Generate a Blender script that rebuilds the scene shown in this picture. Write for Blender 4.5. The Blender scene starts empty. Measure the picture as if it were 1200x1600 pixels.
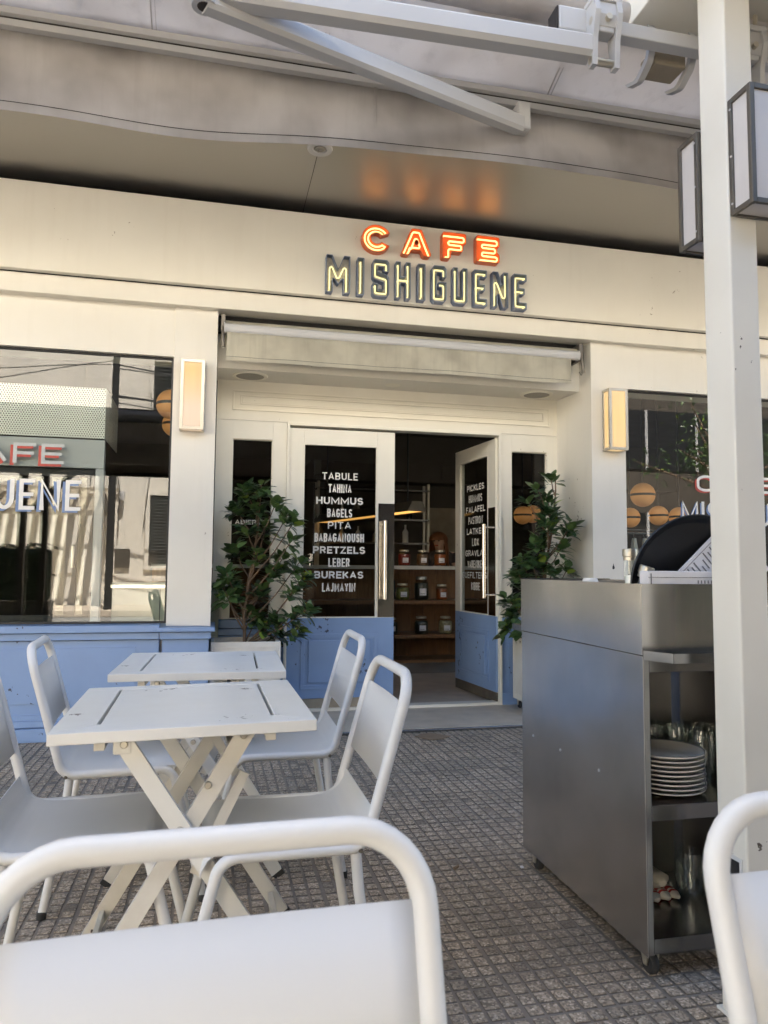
import bpy, bmesh, math, random
from mathutils import Vector, Matrix
from mathutils.geometry import tessellate_polygon
R = math.radians
random.seed(7)
SC = bpy.context.scene
COL = SC.collection

# ------------------------------------------------------------------ camera, world, sun, exposure
cam_d = bpy.data.cameras.new('camera')
cam = bpy.data.objects.new('camera', cam_d); COL.objects.link(cam)
SC.camera = cam
cam_d.sensor_fit = 'VERTICAL'; cam_d.sensor_height = 36.0
cam_d.lens = 1150.0/1600.0*36.0
cam_d.clip_start = 0.05; cam_d.clip_end = 2000
cam_d.dof.use_dof = True; cam_d.dof.focus_distance = 3.6; cam_d.dof.aperture_fstop = 8.5
_p, _r, _y = R(4.324), R(0.467), R(13.025)
_cy, _sy, _cp, _sp = math.cos(_y), math.sin(_y), math.cos(_p), math.sin(_p)
_fw = Vector((_sy*_cp, _cy*_cp, _sp)); _rt = Vector((_cy, -_sy, 0)); _up = _rt.cross(_fw)
_r2 = _rt*math.cos(_r)+_up*math.sin(_r); _u2 = -_rt*math.sin(_r)+_up*math.cos(_r)
cam.matrix_world = Matrix(((_r2.x, _u2.x, -_fw.x, 0), (_r2.y, _u2.y, -_fw.y, 0), (_r2.z, _u2.z, -_fw.z, 1.12), (0, 0, 0, 1)))

SUN_EL, SUN_AZ = R(62), R(14)          # the sun stands behind the cafe building
W = bpy.data.worlds.new('World'); SC.world = W; W.use_nodes = True
_nt = W.node_tree; _bg = _nt.nodes['Background']
_sky = _nt.nodes.new('ShaderNodeTexSky'); _sky.sky_type = 'NISHITA'; _sky.sun_disc = False
_sky.sun_elevation = SUN_EL; _sky.sun_rotation = SUN_AZ; _sky.air_density = 1.2; _sky.dust_density = 2.5
_nt.links.new(_sky.outputs[0], _bg.inputs[0]); _bg.inputs[1].default_value = 0.055
sd = bpy.data.lights.new('sun', 'SUN'); sd.energy = 5.0; sd.angle = R(0.5); sd.color = (1, .94, .85)
sun = bpy.data.objects.new('sun', sd); COL.objects.link(sun)
_s = Vector((math.cos(SUN_EL)*math.sin(SUN_AZ), math.cos(SUN_EL)*math.cos(SUN_AZ), math.sin(SUN_EL)))
sun.rotation_euler = _s.to_track_quat('Z', 'Y').to_euler(); sun.location = (0, 20, 30)
SC.view_settings.view_transform = 'Standard'; SC.view_settings.look = 'None'
SC.view_settings.exposure = 3.63; SC.view_settings.gamma = 1
SC.cycles.use_denoising = True
SC.cycles.max_bounces = 10; SC.cycles.diffuse_bounces = 5; SC.cycles.glossy_bounces = 5
SC.cycles.transparent_max_bounces = 24; SC.cycles.transmission_bounces = 6
SC.cycles.sample_clamp_indirect = 6; SC.cycles.caustics_reflective = False; SC.cycles.caustics_refractive = False

# ------------------------------------------------------------------ materials
def _new(name):
    m = bpy.data.materials.new(name); m.use_nodes = True
    nt = m.node_tree
    return m, nt, nt.nodes['Principled BSDF'], nt.nodes['Material Output']

def nd(nt, t, **kw):
    n = nt.nodes.new(t)
    for k, v in kw.items():
        if k.startswith('i_'): n.inputs[k[2:].replace('_', ' ')].default_value = v
        else: setattr(n, k, v)
    return n

def ramp(nt, src, stops):
    r = nt.nodes.new('ShaderNodeValToRGB'); e = r.color_ramp.elements
    while len(e) < len(stops): e.new(.5)
    for el, (p, c) in zip(e, stops):
        el.position = p; el.color = (c, c, c, 1) if not isinstance(c, tuple) else (*c, 1)
    nt.links.new(src, r.inputs[0]); return r.outputs[0]

def mixc(nt, f, a, b, blend='MIX'):
    m = nt.nodes.new('ShaderNodeMix'); m.data_type = 'RGBA'; m.blend_type = blend
    for s, v in ((m.inputs[0], f), (m.inputs[6], a), (m.inputs[7], b)):
        if hasattr(v, 'node'): nt.links.new(v, s)
        elif isinstance(v, tuple): s.default_value = (*v, 1) if len(v) == 3 else v
        else: s.default_value = v
    return m.outputs[2]

def coords(nt, scale=(1, 1, 1), kind='Object'):
    tc = nt.nodes.new('ShaderNodeTexCoord'); mp = nt.nodes.new('ShaderNodeMapping')
    mp.inputs['Scale'].default_value = scale
    nt.links.new(tc.outputs[kind], mp.inputs[0]); return mp.outputs[0]

def noise(nt, co, scale, detail=4, rough=.55, dist=0):
    n = nd(nt, 'ShaderNodeTexNoise'); n.inputs['Scale'].default_value = scale; n.inputs['Detail'].default_value = detail
    n.inputs['Roughness'].default_value = rough; n.inputs['Distortion'].default_value = dist
    nt.links.new(co, n.inputs['Vector']); return n.outputs['Fac']

def paint(name, c, rough=.4, var=.12, vs=3.0, dirt=0, dirtc=(.18, .15, .11), chips=0, chipc=(.05, .035, .025), chip_s=35, bump=.03, bs=60, rvar=1, metal=0, streak=0, stretch=(1, 1, 1), coat=0, dirt_soft=0):
    """painted, cast or woven surface: mottled colour, grime patches, paint chips, fine bump"""
    m, nt, b, o = _new(name)
    co = coords(nt, stretch)
    dark = tuple(x*(1-var) for x in c); lite = tuple(min(1, x*(1+var*.6)) for x in c)
    col = mixc(nt, ramp(nt, noise(nt, co, vs, 6), [(.3, 0), (.7, 1)]), dark, lite)
    if dirt:
        f = ramp(nt, noise(nt, co, vs*1.7, 3 if dirt_soft else 6, .5), [(.42, 0), (.75, dirt)])
        col = mixc(nt, f, col, dirtc)
    if streak:
        cs = coords(nt, (9, 9, .7))
        f = ramp(nt, noise(nt, cs, 1.6, 6, .6), [(.52, 0), (.8, streak)])
        col = mixc(nt, f, col, dirtc)
    if chips:
        n1 = noise(nt, co, chip_s, 3, .6); n2 = noise(nt, co, chip_s*.13, 2)
        mm = nd(nt, 'ShaderNodeMath', operation='MULTIPLY'); nt.links.new(n1, mm.inputs[0]); nt.links.new(n2, mm.inputs[1])
        f = ramp(nt, mm.outputs[0], [(.47-chips*.1, 0), (.475-chips*.1, 1)])
        col = mixc(nt, f, col, chipc)
    nt.links.new(col, b.inputs['Base Color'])
    lo_r, hi_r = max(.03, rough-.08*rvar), min(1, rough+.1*rvar)
    if rough >= .27: lo_r, hi_r = max(lo_r, .29), max(hi_r, .31)
    else: hi_r = min(hi_r, .26)
    r = ramp(nt, noise(nt, co, vs*4, 4), [(.3, lo_r), (.7, hi_r)])
    nt.links.new(r, b.inputs['Roughness'])
    b.inputs['Metallic'].default_value = metal
    if coat: b.inputs['Coat Weight'].default_value = coat; b.inputs['Coat Roughness'].default_value = .15
    if bump:
        bp = nd(nt, 'ShaderNodeBump'); bp.inputs['Strength'].default_value = bump; bp.inputs['Distance'].default_value = .01
        nt.links.new(noise(nt, co, bs, 5), bp.inputs['Height']); nt.links.new(bp.outputs[0], b.inputs['Normal'])
    return m

def steel(name, c=(.42, .41, .40), rough=.28, stretch=(60, 60, 1.5), warp=.25):
    m, nt, b, o = _new(name)
    co = coords(nt, stretch); cl = coords(nt)
    b.inputs['Metallic'].default_value = 1
    g = ramp(nt, noise(nt, cl, 2.2, 6, .6), [(.3, .75), (.7, 1.05)])
    nt.links.new(mixc(nt, 1.0, c, g, 'MULTIPLY'), b.inputs['Base Color'])
    a = ramp(nt, noise(nt, co, 6, 3), [(.25, rough-.012), (.75, rough+.02)])
    a2 = ramp(nt, noise(nt, cl, 5, 7, .7), [(.4, 0), (.75, .02)])
    ad = nd(nt, 'ShaderNodeMath', operation='ADD'); nt.links.new(a, ad.inputs[0]); nt.links.new(a2, ad.inputs[1])
    nt.links.new(ad.outputs[0], b.inputs['Roughness'])
    b1 = nd(nt, 'ShaderNodeBump'); b1.inputs['Strength'].default_value = .004; b1.inputs['Distance'].default_value = .001
    nt.links.new(noise(nt, co, 8, 2), b1.inputs['Height'])
    b2 = nd(nt, 'ShaderNodeBump'); b2.inputs['Strength'].default_value = warp; b2.inputs['Distance'].default_value = .02
    nt.links.new(noise(nt, cl, 2.6, 1), b2.inputs['Height']); nt.links.new(b1.outputs[0], b2.inputs['Normal'])
    nt.links.new(b2.outputs[0], b.inputs['Normal'])
    return m

def glass(name, r0=.08, tint=(.82, .86, .82), rough=0.0, smear=True):
    """thin pane: Fresnel mirror over clear (tinted) transmission"""
    m, nt, b, o = _new(name); nt.nodes.remove(b)
    t = nd(nt, 'ShaderNodeBsdfTransparent'); t.inputs[0].default_value = (*tint, 1)
    g = nd(nt, 'ShaderNodeBsdfGlossy'); g.inputs['Roughness'].default_value = rough
    lw = nd(nt, 'ShaderNodeLayerWeight'); lw.inputs[0].default_value = .5
    pw = nd(nt, 'ShaderNodeMath', operation='POWER'); nt.links.new(lw.outputs['Facing'], pw.inputs[0]); pw.inputs[1].default_value = 5
    f = nd(nt, 'ShaderNodeMath', operation='MULTIPLY_ADD'); nt.links.new(pw.outputs[0], f.inputs[0]); f.inputs[1].default_value = 1-r0; f.inputs[2].default_value = r0
    if smear:
        co = coords(nt)
        bp = nd(nt, 'ShaderNodeBump'); bp.inputs['Strength'].default_value = .006; bp.inputs['Distance'].default_value = .01
        nt.links.new(noise(nt, co, 1.3, 1), bp.inputs['Height']); nt.links.new(bp.outputs[0], g.inputs['Normal'])
    mx = nd(nt, 'ShaderNodeMixShader'); nt.links.new(f.outputs[0], mx.inputs[0])
    nt.links.new(t.outputs[0], mx.inputs[1]); nt.links.new(g.outputs[0], mx.inputs[2])
    nt.links.new(mx.outputs[0], o.inputs[0]); return m

def emit(name, c, s, nscale=0, c2=None):
    m, nt, b, o = _new(name)
    b.inputs['Base Color'].default_value = (*[x*.7 for x in c], 1); b.inputs['Roughness'].default_value = .35
    if c2 is not None:
        col = mixc(nt, ramp(nt, noise(nt, coords(nt, (6, 6, .8)), nscale, 4), [(.3, 0), (.7, 1)]), c, c2)
        nt.links.new(col, b.inputs['Emission Color'])
    else: b.inputs['Emission Color'].default_value = (*c, 1)
    b.inputs['Emission Strength'].default_value = s; return m

def lamp_panel(name, zc, warm=(1, .62, .26), pale=(1, .74, .55), s=.42, zr=.17):
    """lit opal panel of a box lamp: glows strongest round the bulb behind it"""
    m, nt, b, o = _new(name)
    b.inputs['Base Color'].default_value = (.19, .16, .13, 1); b.inputs['Roughness'].default_value = .3
    tc = nd(nt, 'ShaderNodeTexCoord'); sx = nd(nt, 'ShaderNodeSeparateXYZ'); nt.links.new(tc.outputs['Object'], sx.inputs[0])
    a = nd(nt, 'ShaderNodeMath', operation='SUBTRACT'); nt.links.new(sx.outputs[2], a.inputs[0]); a.inputs[1].default_value = zc
    ab = nd(nt, 'ShaderNodeMath', operation='ABSOLUTE'); nt.links.new(a.outputs[0], ab.inputs[0])
    dv = nd(nt, 'ShaderNodeMath', operation='DIVIDE'); nt.links.new(ab.outputs[0], dv.inputs[0]); dv.inputs[1].default_value = zr
    f = ramp(nt, dv.outputs[0], [(0, 1), (.55, .55), (1, 0)])
    st = ramp(nt, noise(nt, coords(nt, (30, 30, 1)), 3, 3), [(.3, .82), (.7, 1.1)])
    nt.links.new(mixc(nt, f, pale, warm), b.inputs['Emission Color'])
    ml = nd(nt, 'ShaderNodeMath', operation='MULTIPLY'); nt.links.new(st, ml.inputs[0]); ml.inputs[1].default_value = s
    nt.links.new(ml.outputs[0], b.inputs['Emission Strength']); return m

def wood(name, c1, c2, rough=.4, stretch=(2, 2, 18)):
    m, nt, b, o = _new(name)
    co = coords(nt, stretch)
    nt.links.new(mixc(nt, ramp(nt, noise(nt, co, 2.2, 7, .6, 1.5), [(.3, 0), (.7, 1)]), c1, c2), b.inputs['Base Color'])
    b.inputs['Roughness'].default_value = rough; return m

def tile_mat():
    m, nt, b, o = _new('granite_paving')
    co = coords(nt)
    # chips of stone in the pads
    v = nd(nt, 'ShaderNodeTexVoronoi'); v.inputs['Scale'].default_value = 165; nt.links.new(co, v.inputs['Vector'])
    sep = nd(nt, 'ShaderNodeSeparateColor'); nt.links.new(v.outputs['Color'], sep.inputs[0])
    chip = nt.nodes.new('ShaderNodeValToRGB'); e = chip.color_ramp.elements
    for k in range(3): e.new(.5)
    for el, (p, c) in zip(e, [(0, (.13, .114, .096)), (.35, (.245, .213, .178)), (.7, (.345, .305, .26)), (.88, (.42, .38, .335)), (1, (.56, .52, .46))]):
        el.position = p; el.color = (*c, 1)
    nt.links.new(sep.outputs[0], chip.inputs[0])
    fine = ramp(nt, noise(nt, co, 420, 3), [(.3, .8), (.7, 1.15)])
    col = mixc(nt, 1.0, chip.outputs[0], fine, 'MULTIPLY')
    # each 20 cm tile its own tone
    sn = nd(nt, 'ShaderNodeVectorMath', operation='SNAP'); nt.links.new(co, sn.inputs[0]); sn.inputs[1].default_value = (.2, .2, 10)
    wn = nd(nt, 'ShaderNodeTexWhiteNoise', noise_dimensions='3D'); nt.links.new(sn.outputs[0], wn.inputs[0])
    tone = ramp(nt, wn.outputs[0], [(0, (1.02, .94, .83)), (1, (1.38, 1.24, 1.08))])
    col = mixc(nt, 1.0, col, tone, 'MULTIPLY')
    # dirt and painted shade in the grooves, trodden grime patches on top
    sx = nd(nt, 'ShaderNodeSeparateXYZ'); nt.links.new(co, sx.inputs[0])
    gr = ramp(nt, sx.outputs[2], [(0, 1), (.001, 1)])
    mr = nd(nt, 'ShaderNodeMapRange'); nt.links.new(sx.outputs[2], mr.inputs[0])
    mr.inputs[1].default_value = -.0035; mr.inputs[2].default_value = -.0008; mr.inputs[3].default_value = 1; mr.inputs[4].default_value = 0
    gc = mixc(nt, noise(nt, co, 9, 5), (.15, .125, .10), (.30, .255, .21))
    col = mixc(nt, mr.outputs[0], col, (.075, .062, .05))          # pad edges: grime plus groove shade put into the colour
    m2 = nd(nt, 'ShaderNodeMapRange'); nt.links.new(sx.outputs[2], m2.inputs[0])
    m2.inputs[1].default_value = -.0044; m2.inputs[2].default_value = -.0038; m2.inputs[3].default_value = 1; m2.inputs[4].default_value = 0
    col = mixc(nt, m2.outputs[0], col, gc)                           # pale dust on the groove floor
    d = ramp(nt, noise(nt, co, 2.3, 8, .65), [(.5, 0), (.75, .4)])
    col = mixc(nt, d, col, (.10, .088, .078))
    d2 = ramp(nt, noise(nt, co, 1.1, 4, .6), [(.5, 0), (.8, .35)])
    col = mixc(nt, d2, col, (.21, .195, .18))
    nt.links.new(col, b.inputs['Base Color'])
    nt.links.new(ramp(nt, noise(nt, co, 60, 4), [(.3, .5), (.7, .8)]), b.inputs['Roughness'])
    bp = nd(nt, 'ShaderNodeBump'); bp.inputs['Strength'].default_value = .35; bp.inputs['Distance'].default_value = .003
    nt.links.new(noise(nt, co, 300, 3), bp.inputs['Height']); nt.links.new(bp.outputs[0], b.inputs['Normal'])
    return m

def leaf_mat(name, a, bcol, young):
    m, nt, b, o = _new(name)
    g = nd(nt, 'ShaderNodeNewGeometry')
    col = mixc(nt, ramp(nt, g.outputs['Random Per Island'], [(0, 0), (.9, 1)]), a, bcol)
    col = mixc(nt, ramp(nt, g.outputs['Random Per Island'], [(.955, 0), (.97, 1)]), col, young)
    nt.links.new(col, b.inputs['Base Color']); b.inputs['Roughness'].default_value = .33
    tr = nd(nt, 'ShaderNodeBsdfTranslucent'); nt.links.new(col, tr.inputs[0])
    mx = nd(nt, 'ShaderNodeMixShader'); mx.inputs[0].default_value = .18
    nt.links.new(b.outputs[0], mx.inputs[1]); nt.links.new(tr.outputs[0], mx.inputs[2]); nt.links.new(mx.outputs[0], o.inputs[0])
    return m

def perforated():
    m, nt, b, o = _new('perforated_steel')
    b.inputs['Base Color'].default_value = (.84, .83, .78, 1); b.inputs['Roughness'].default_value = .4; b.inputs['Metallic'].default_value = .1
    tc = nd(nt, 'ShaderNodeTexCoord'); sx = nd(nt, 'ShaderNodeSeparateXYZ'); nt.links.new(tc.outputs['Object'], sx.inputs[0])
    ad = nd(nt, 'ShaderNodeMath', operation='ADD'); nt.links.new(sx.outputs[0], ad.inputs[0]); nt.links.new(sx.outputs[1], ad.inputs[1])
    P = .0165
    def cell(off):
        outs = []
        for src, per in ((ad.outputs[0], P), (sx.outputs[2], P*1.732)):
            q = nd(nt, 'ShaderNodeMath', operation='ADD'); nt.links.new(src, q.inputs[0]); q.inputs[1].default_value = off*per+50*per
            mo = nd(nt, 'ShaderNodeMath', operation='MODULO'); nt.links.new(q.outputs[0], mo.inputs[0]); mo.inputs[1].default_value = per
            s = nd(nt, 'ShaderNodeMath', operation='SUBTRACT'); nt.links.new(mo.outputs[0], s.inputs[0]); s.inputs[1].default_value = per/2
            pw = nd(nt, 'ShaderNodeMath', operation='MULTIPLY'); nt.links.new(s.outputs[0], pw.inputs[0]); nt.links.new(s.outputs[0], pw.inputs[1])
            outs.append(pw.outputs[0])
        d = nd(nt, 'ShaderNodeMath', operation='ADD'); nt.links.new(outs[0], d.inputs[0]); nt.links.new(outs[1], d.inputs[1])
        lt = nd(nt, 'ShaderNodeMath', operation='LESS_THAN'); nt.links.new(d.outputs[0], lt.inputs[0]); lt.inputs[1].default_value = (.0056)**2
        return lt.outputs[0]
    mxm = nd(nt, 'ShaderNodeMath', operation='MAXIMUM'); nt.links.new(cell(0), mxm.inputs[0]); nt.links.new(cell(.5), mxm.inputs[1])
    t = nd(nt, 'ShaderNodeBsdfTransparent'); mx = nd(nt, 'ShaderNodeMixShader')
    nt.links.new(mxm.outputs[0], mx.inputs[0]); nt.links.new(b.outputs[0], mx.inputs[1]); nt.links.new(t.outputs[0], mx.inputs[2])
    nt.links.new(mx.outputs[0], o.inputs[0]); return m

M = {}
M['cream'] = paint('cream_wall_paint', (.72, .69, .615), .5, .05, 1.2, dirt=.16, dirtc=(.52, .47, .38), streak=.16, chips=.06, chip_s=26, chipc=(.36, .32, .26), dirt_soft=1, bump=.05, bs=14)
M['cream_gloss'] = paint('cream_door_paint', (.80, .762, .655), .38, .05, 2, dirt=.10, dirtc=(.55, .49, .38), dirt_soft=1, chips=.15, chipc=(.4, .34, .26), bump=.03, bs=25)
M['blue'] = paint('blue_gloss_paint', (.225, .335, .545), .36, .06, 2, dirt=.15, dirt_soft=1, dirtc=(.10, .15, .28), chips=.75, chip_s=28, chipc=(.05, .06, .09), bump=.06, bs=30)
M['white'] = paint('white_powder_coat', (.66, .66, .65), .33, .02, 2, dirt=.06, dirt_soft=1, dirtc=(.45, .42, .37), chips=.0, chip_s=85, chipc=(.06, .05, .045), bump=.015, bs=160)
M['white_table'] = paint('white_table_paint', (.72, .71, .67), .34, .03, 3, dirt=.12, dirt_soft=1, dirtc=(.5, .45, .36), chips=.38, chip_s=34, chipc=(.10, .07, .05), bump=.03, bs=120)
M['worn_leg'] = paint('worn_table_leg_paint', (.66, .635, .57), .42, .08, 6, dirt=.3, dirtc=(.4, .34, .25), chips=.8, chip_s=26, chipc=(.07, .055, .05), bump=.05, bs=80)
M['slot'] = paint('dark_slot', (.025, .02, .018), .8, .3, 10)
M['rubber'] = paint('black_rubber', (.025, .024, .023), .6, .2, 12)
M['soffit'] = paint('satin_soffit_panel', (.41, .395, .37), .40, .02, 1.0, metal=.9, rvar=.15, bump=.004, bs=4)
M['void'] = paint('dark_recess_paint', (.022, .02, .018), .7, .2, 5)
M['fabric'] = paint('awning_canvas', (.82, .79, .77), .9, .06, 1.6, dirt=.45, dirtc=(.3, .275, .255), dirt_soft=1, streak=.25, bump=.12, bs=420)
M['valance'] = paint('stained_awning_valance', (.60, .575, .56), .9, .12, 2.4, dirt=.7, dirtc=(.27, .245, .23), dirt_soft=1, streak=.3, bump=.45, bs=7)
M['valance2'] = paint('aged_cream_canvas', (.72, .69, .585), .9, .12, 2.6, dirt=.5, dirtc=(.34, .31, .24), dirt_soft=1, streak=.4, bump=.1, bs=380)
M['alu'] = paint('white_coated_aluminium', (.48, .48, .48), .38, .04, 2, dirt=.2, dirtc=(.42, .4, .38), dirt_soft=1, bump=.02, bs=40)
M['pillar'] = paint('cream_pillar_paint', (.78, .755, .68), .42, .04, 2.2, dirt=.15, dirtc=(.5, .45, .36), dirt_soft=1, chips=.28, chipc=(.1, .08, .06), bump=.05, bs=20)
M['lampframe'] = paint('bronze_lamp_frame', (.15, .135, .115), .4, .1, 10, metal=.6)
M['nickel'] = paint('brushed_nickel_frame', (.52, .48, .40), .32, .08, 12, metal=.8)
M['opal_off'] = paint('opal_panel_unlit', (.60, .575, .56), .25, .04, 3)
M['steel'] = steel('brushed_stainless', (.70, .685, .66), .225, (14, 14, .8), .3)
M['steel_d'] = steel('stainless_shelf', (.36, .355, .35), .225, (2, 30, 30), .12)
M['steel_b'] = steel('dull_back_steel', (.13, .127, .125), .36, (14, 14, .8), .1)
M['steel_p'] = steel('polished_steel_plate', (.60, .58, .54), .14, (1, 1, 30), .06)
M['chrome'] = paint('polished_bar_steel', (.66, .62, .56), .14, .05, 5, metal=1)
M['glass'] = glass('window_glass', .08, (.80, .84, .80))
M['glass_door'] = glass('door_glass', .045, (.5, .51, .49))
M['glass_d'] = glass('tinted_glass', .08, (.35, .38, .36))
M['tumbler'] = glass('tumbler_glass', .08, (.95, .97, .96), .02, False)
M['jar'] = glass('jar_glass', .035, (.9, .93, .9), .03, False)
M['orange'] = paint('orange_red_letter_enamel', (.74, .165, .05), .35, .10, 20, dirt=.2, dirtc=(.25, .04, .02))
M['slate'] = paint('blue_grey_letter_enamel', (.17, .215, .32), .4, .12, 20, dirt=.2, dirtc=(.1, .1, .1))
M['letter_back'] = paint('letter_tray_metal', (.5, .46, .40), .35, .2, 22, dirt=.4, dirtc=(.12, .1, .08))
M['neon_o'] = emit('neon_tube_warm', (1, .60, .20), .22)
M['neon_y'] = emit('neon_tube_yellow', (1, .88, .40), .098)
M['vinyl'] = paint('white_vinyl_lettering', (.80, .77, .70), .5, .05, 30)
M['vinyl_g'] = paint('grey_vinyl_lettering', (.42, .43, .41), .5, .05, 30)
M['vinyl_r'] = paint('red_vinyl_lettering', (.42, .05, .03), .5, .05, 30)
M['vinyl_b'] = paint('blue_vinyl_lettering', (.16, .24, .42), .5, .05, 30)
M['perf'] = perforated()
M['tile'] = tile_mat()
M['concrete'] = paint('worn_granite_slab', (.54, .46, .365), .55, .10, 4, dirt=.4, dirtc=(.31, .27, .22), bump=.12, bs=180)
M['asphalt'] = paint('asphalt', (.24, .235, .22), .85, .2, 3, bump=.3, bs=120)
M['woodc'] = wood('oak_shelving', (.17, .082, .033), (.27, .14, .06), .38, (18, 18, 1.5))
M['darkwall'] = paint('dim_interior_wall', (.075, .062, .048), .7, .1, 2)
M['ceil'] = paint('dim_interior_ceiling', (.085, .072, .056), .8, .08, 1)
M['marble'] = paint('pale_counter_stone', (.55, .53, .48), .25, .08, 6)
M['black'] = paint('black_plastic', (.012, .012, .013), .42, .15, 30, bump=.03, bs=300)
M['ceramic'] = paint('white_ceramic', (.78, .77, .74), .12, .02, 5, coat=.5)
M['rim'] = paint('navy_plate_rim', (.03, .05, .12), .2, .1, 30)
M['paper'] = paint('white_menu_sleeve', (.72, .71, .73), .5, .04, 20, bump=.06, bs=300)
M['ink'] = paint('grey_print', (.16, .16, .17), .7, .2, 80)
M['napkin'] = paint('white_napkin_cloth', (.72, .68, .60), .95, .06, 20, bump=.15, bs=400)
M['redband'] = paint('red_napkin_stripe', (.42, .05, .045), .95, .1, 30)
M['leaf'] = leaf_mat('rubber_plant_leaf', (.03, .068, .024), (.105, .175, .055), (.26, .36, .05))
M['hedge'] = paint('hedge_leaves', (.03, .055, .02), .7, .3, 9)
M['bark'] = paint('grey_brown_bark', (.17, .115, .075), .8, .25, 20, bump=.3, bs=70)
M['soil'] = paint('potting_soil', (.05, .035, .024), .95, .3, 20, bump=.5, bs=90)
M['planter'] = paint('white_planter_board', (.66, .645, .60), .45, .06, 4, dirt=.25, dirtc=(.4, .35, .27), chips=.3, bump=.04, bs=60)
M['skin'] = paint('skin', (.55, .36, .26), .5, .06, 10)
M['hair'] = wood('auburn_hair', (.12, .045, .018), (.24, .10, .04), .4, (40, 40, 3))
M['shirt'] = paint('dark_shirt', (.06, .05, .05), .9, .15, 10)
M['lamp_under'] = emit('bar_lamp_tube', (1, .50, .12), .13)
M['globe'] = None
M['sunwall'] = paint('cream_stucco', (.72, .675, .59), .8, .06, .8, streak=.12, bump=.1, bs=20)
M['shutter'] = paint('dark_shutter_slats', (.035, .038, .035), .6, .1, 6)
M['cable'] = paint('black_cable', (.015, .015, .015), .6, .1, 6)
M['card'] = paint('brown_cardboard', (.235, .165, .105), .9, .15, 15, bump=.1, bs=60)
M['kick'] = paint('dark_kick_plate', (.10, .085, .065), .5, .2, 8, dirt=.3)
M['kick_l'] = paint('tan_stone_kerb', (.33, .28, .205), .55, .12, 6, dirt=.35, dirtc=(.17, .14, .1))
M['speaker'] = paint('speaker_grille', (.33, .31, .27), .7, .1, 200, bump=.3, bs=900)
M['fridge'] = paint('pale_green_panel', (.42, .45, .36), .35, .05, 3)

for k_m in ('fabric', 'valance', 'valance2'):
    nt_ = M[k_m].node_tree; b_ = nt_.nodes['Principled BSDF']; o_ = nt_.nodes['Material Output']
    tr_ = nd(nt_, 'ShaderNodeBsdfTranslucent'); nt_.links.new(b_.inputs['Base Color'].links[0].from_socket, tr_.inputs[0])
    mx_ = nd(nt_, 'ShaderNodeMixShader'); mx_.inputs[0].default_value = .5
    nt_.links.new(b_.outputs[0], mx_.inputs[1]); nt_.links.new(tr_.outputs[0], mx_.inputs[2]); nt_.links.new(mx_.outputs[0], o_.inputs[0])

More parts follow.
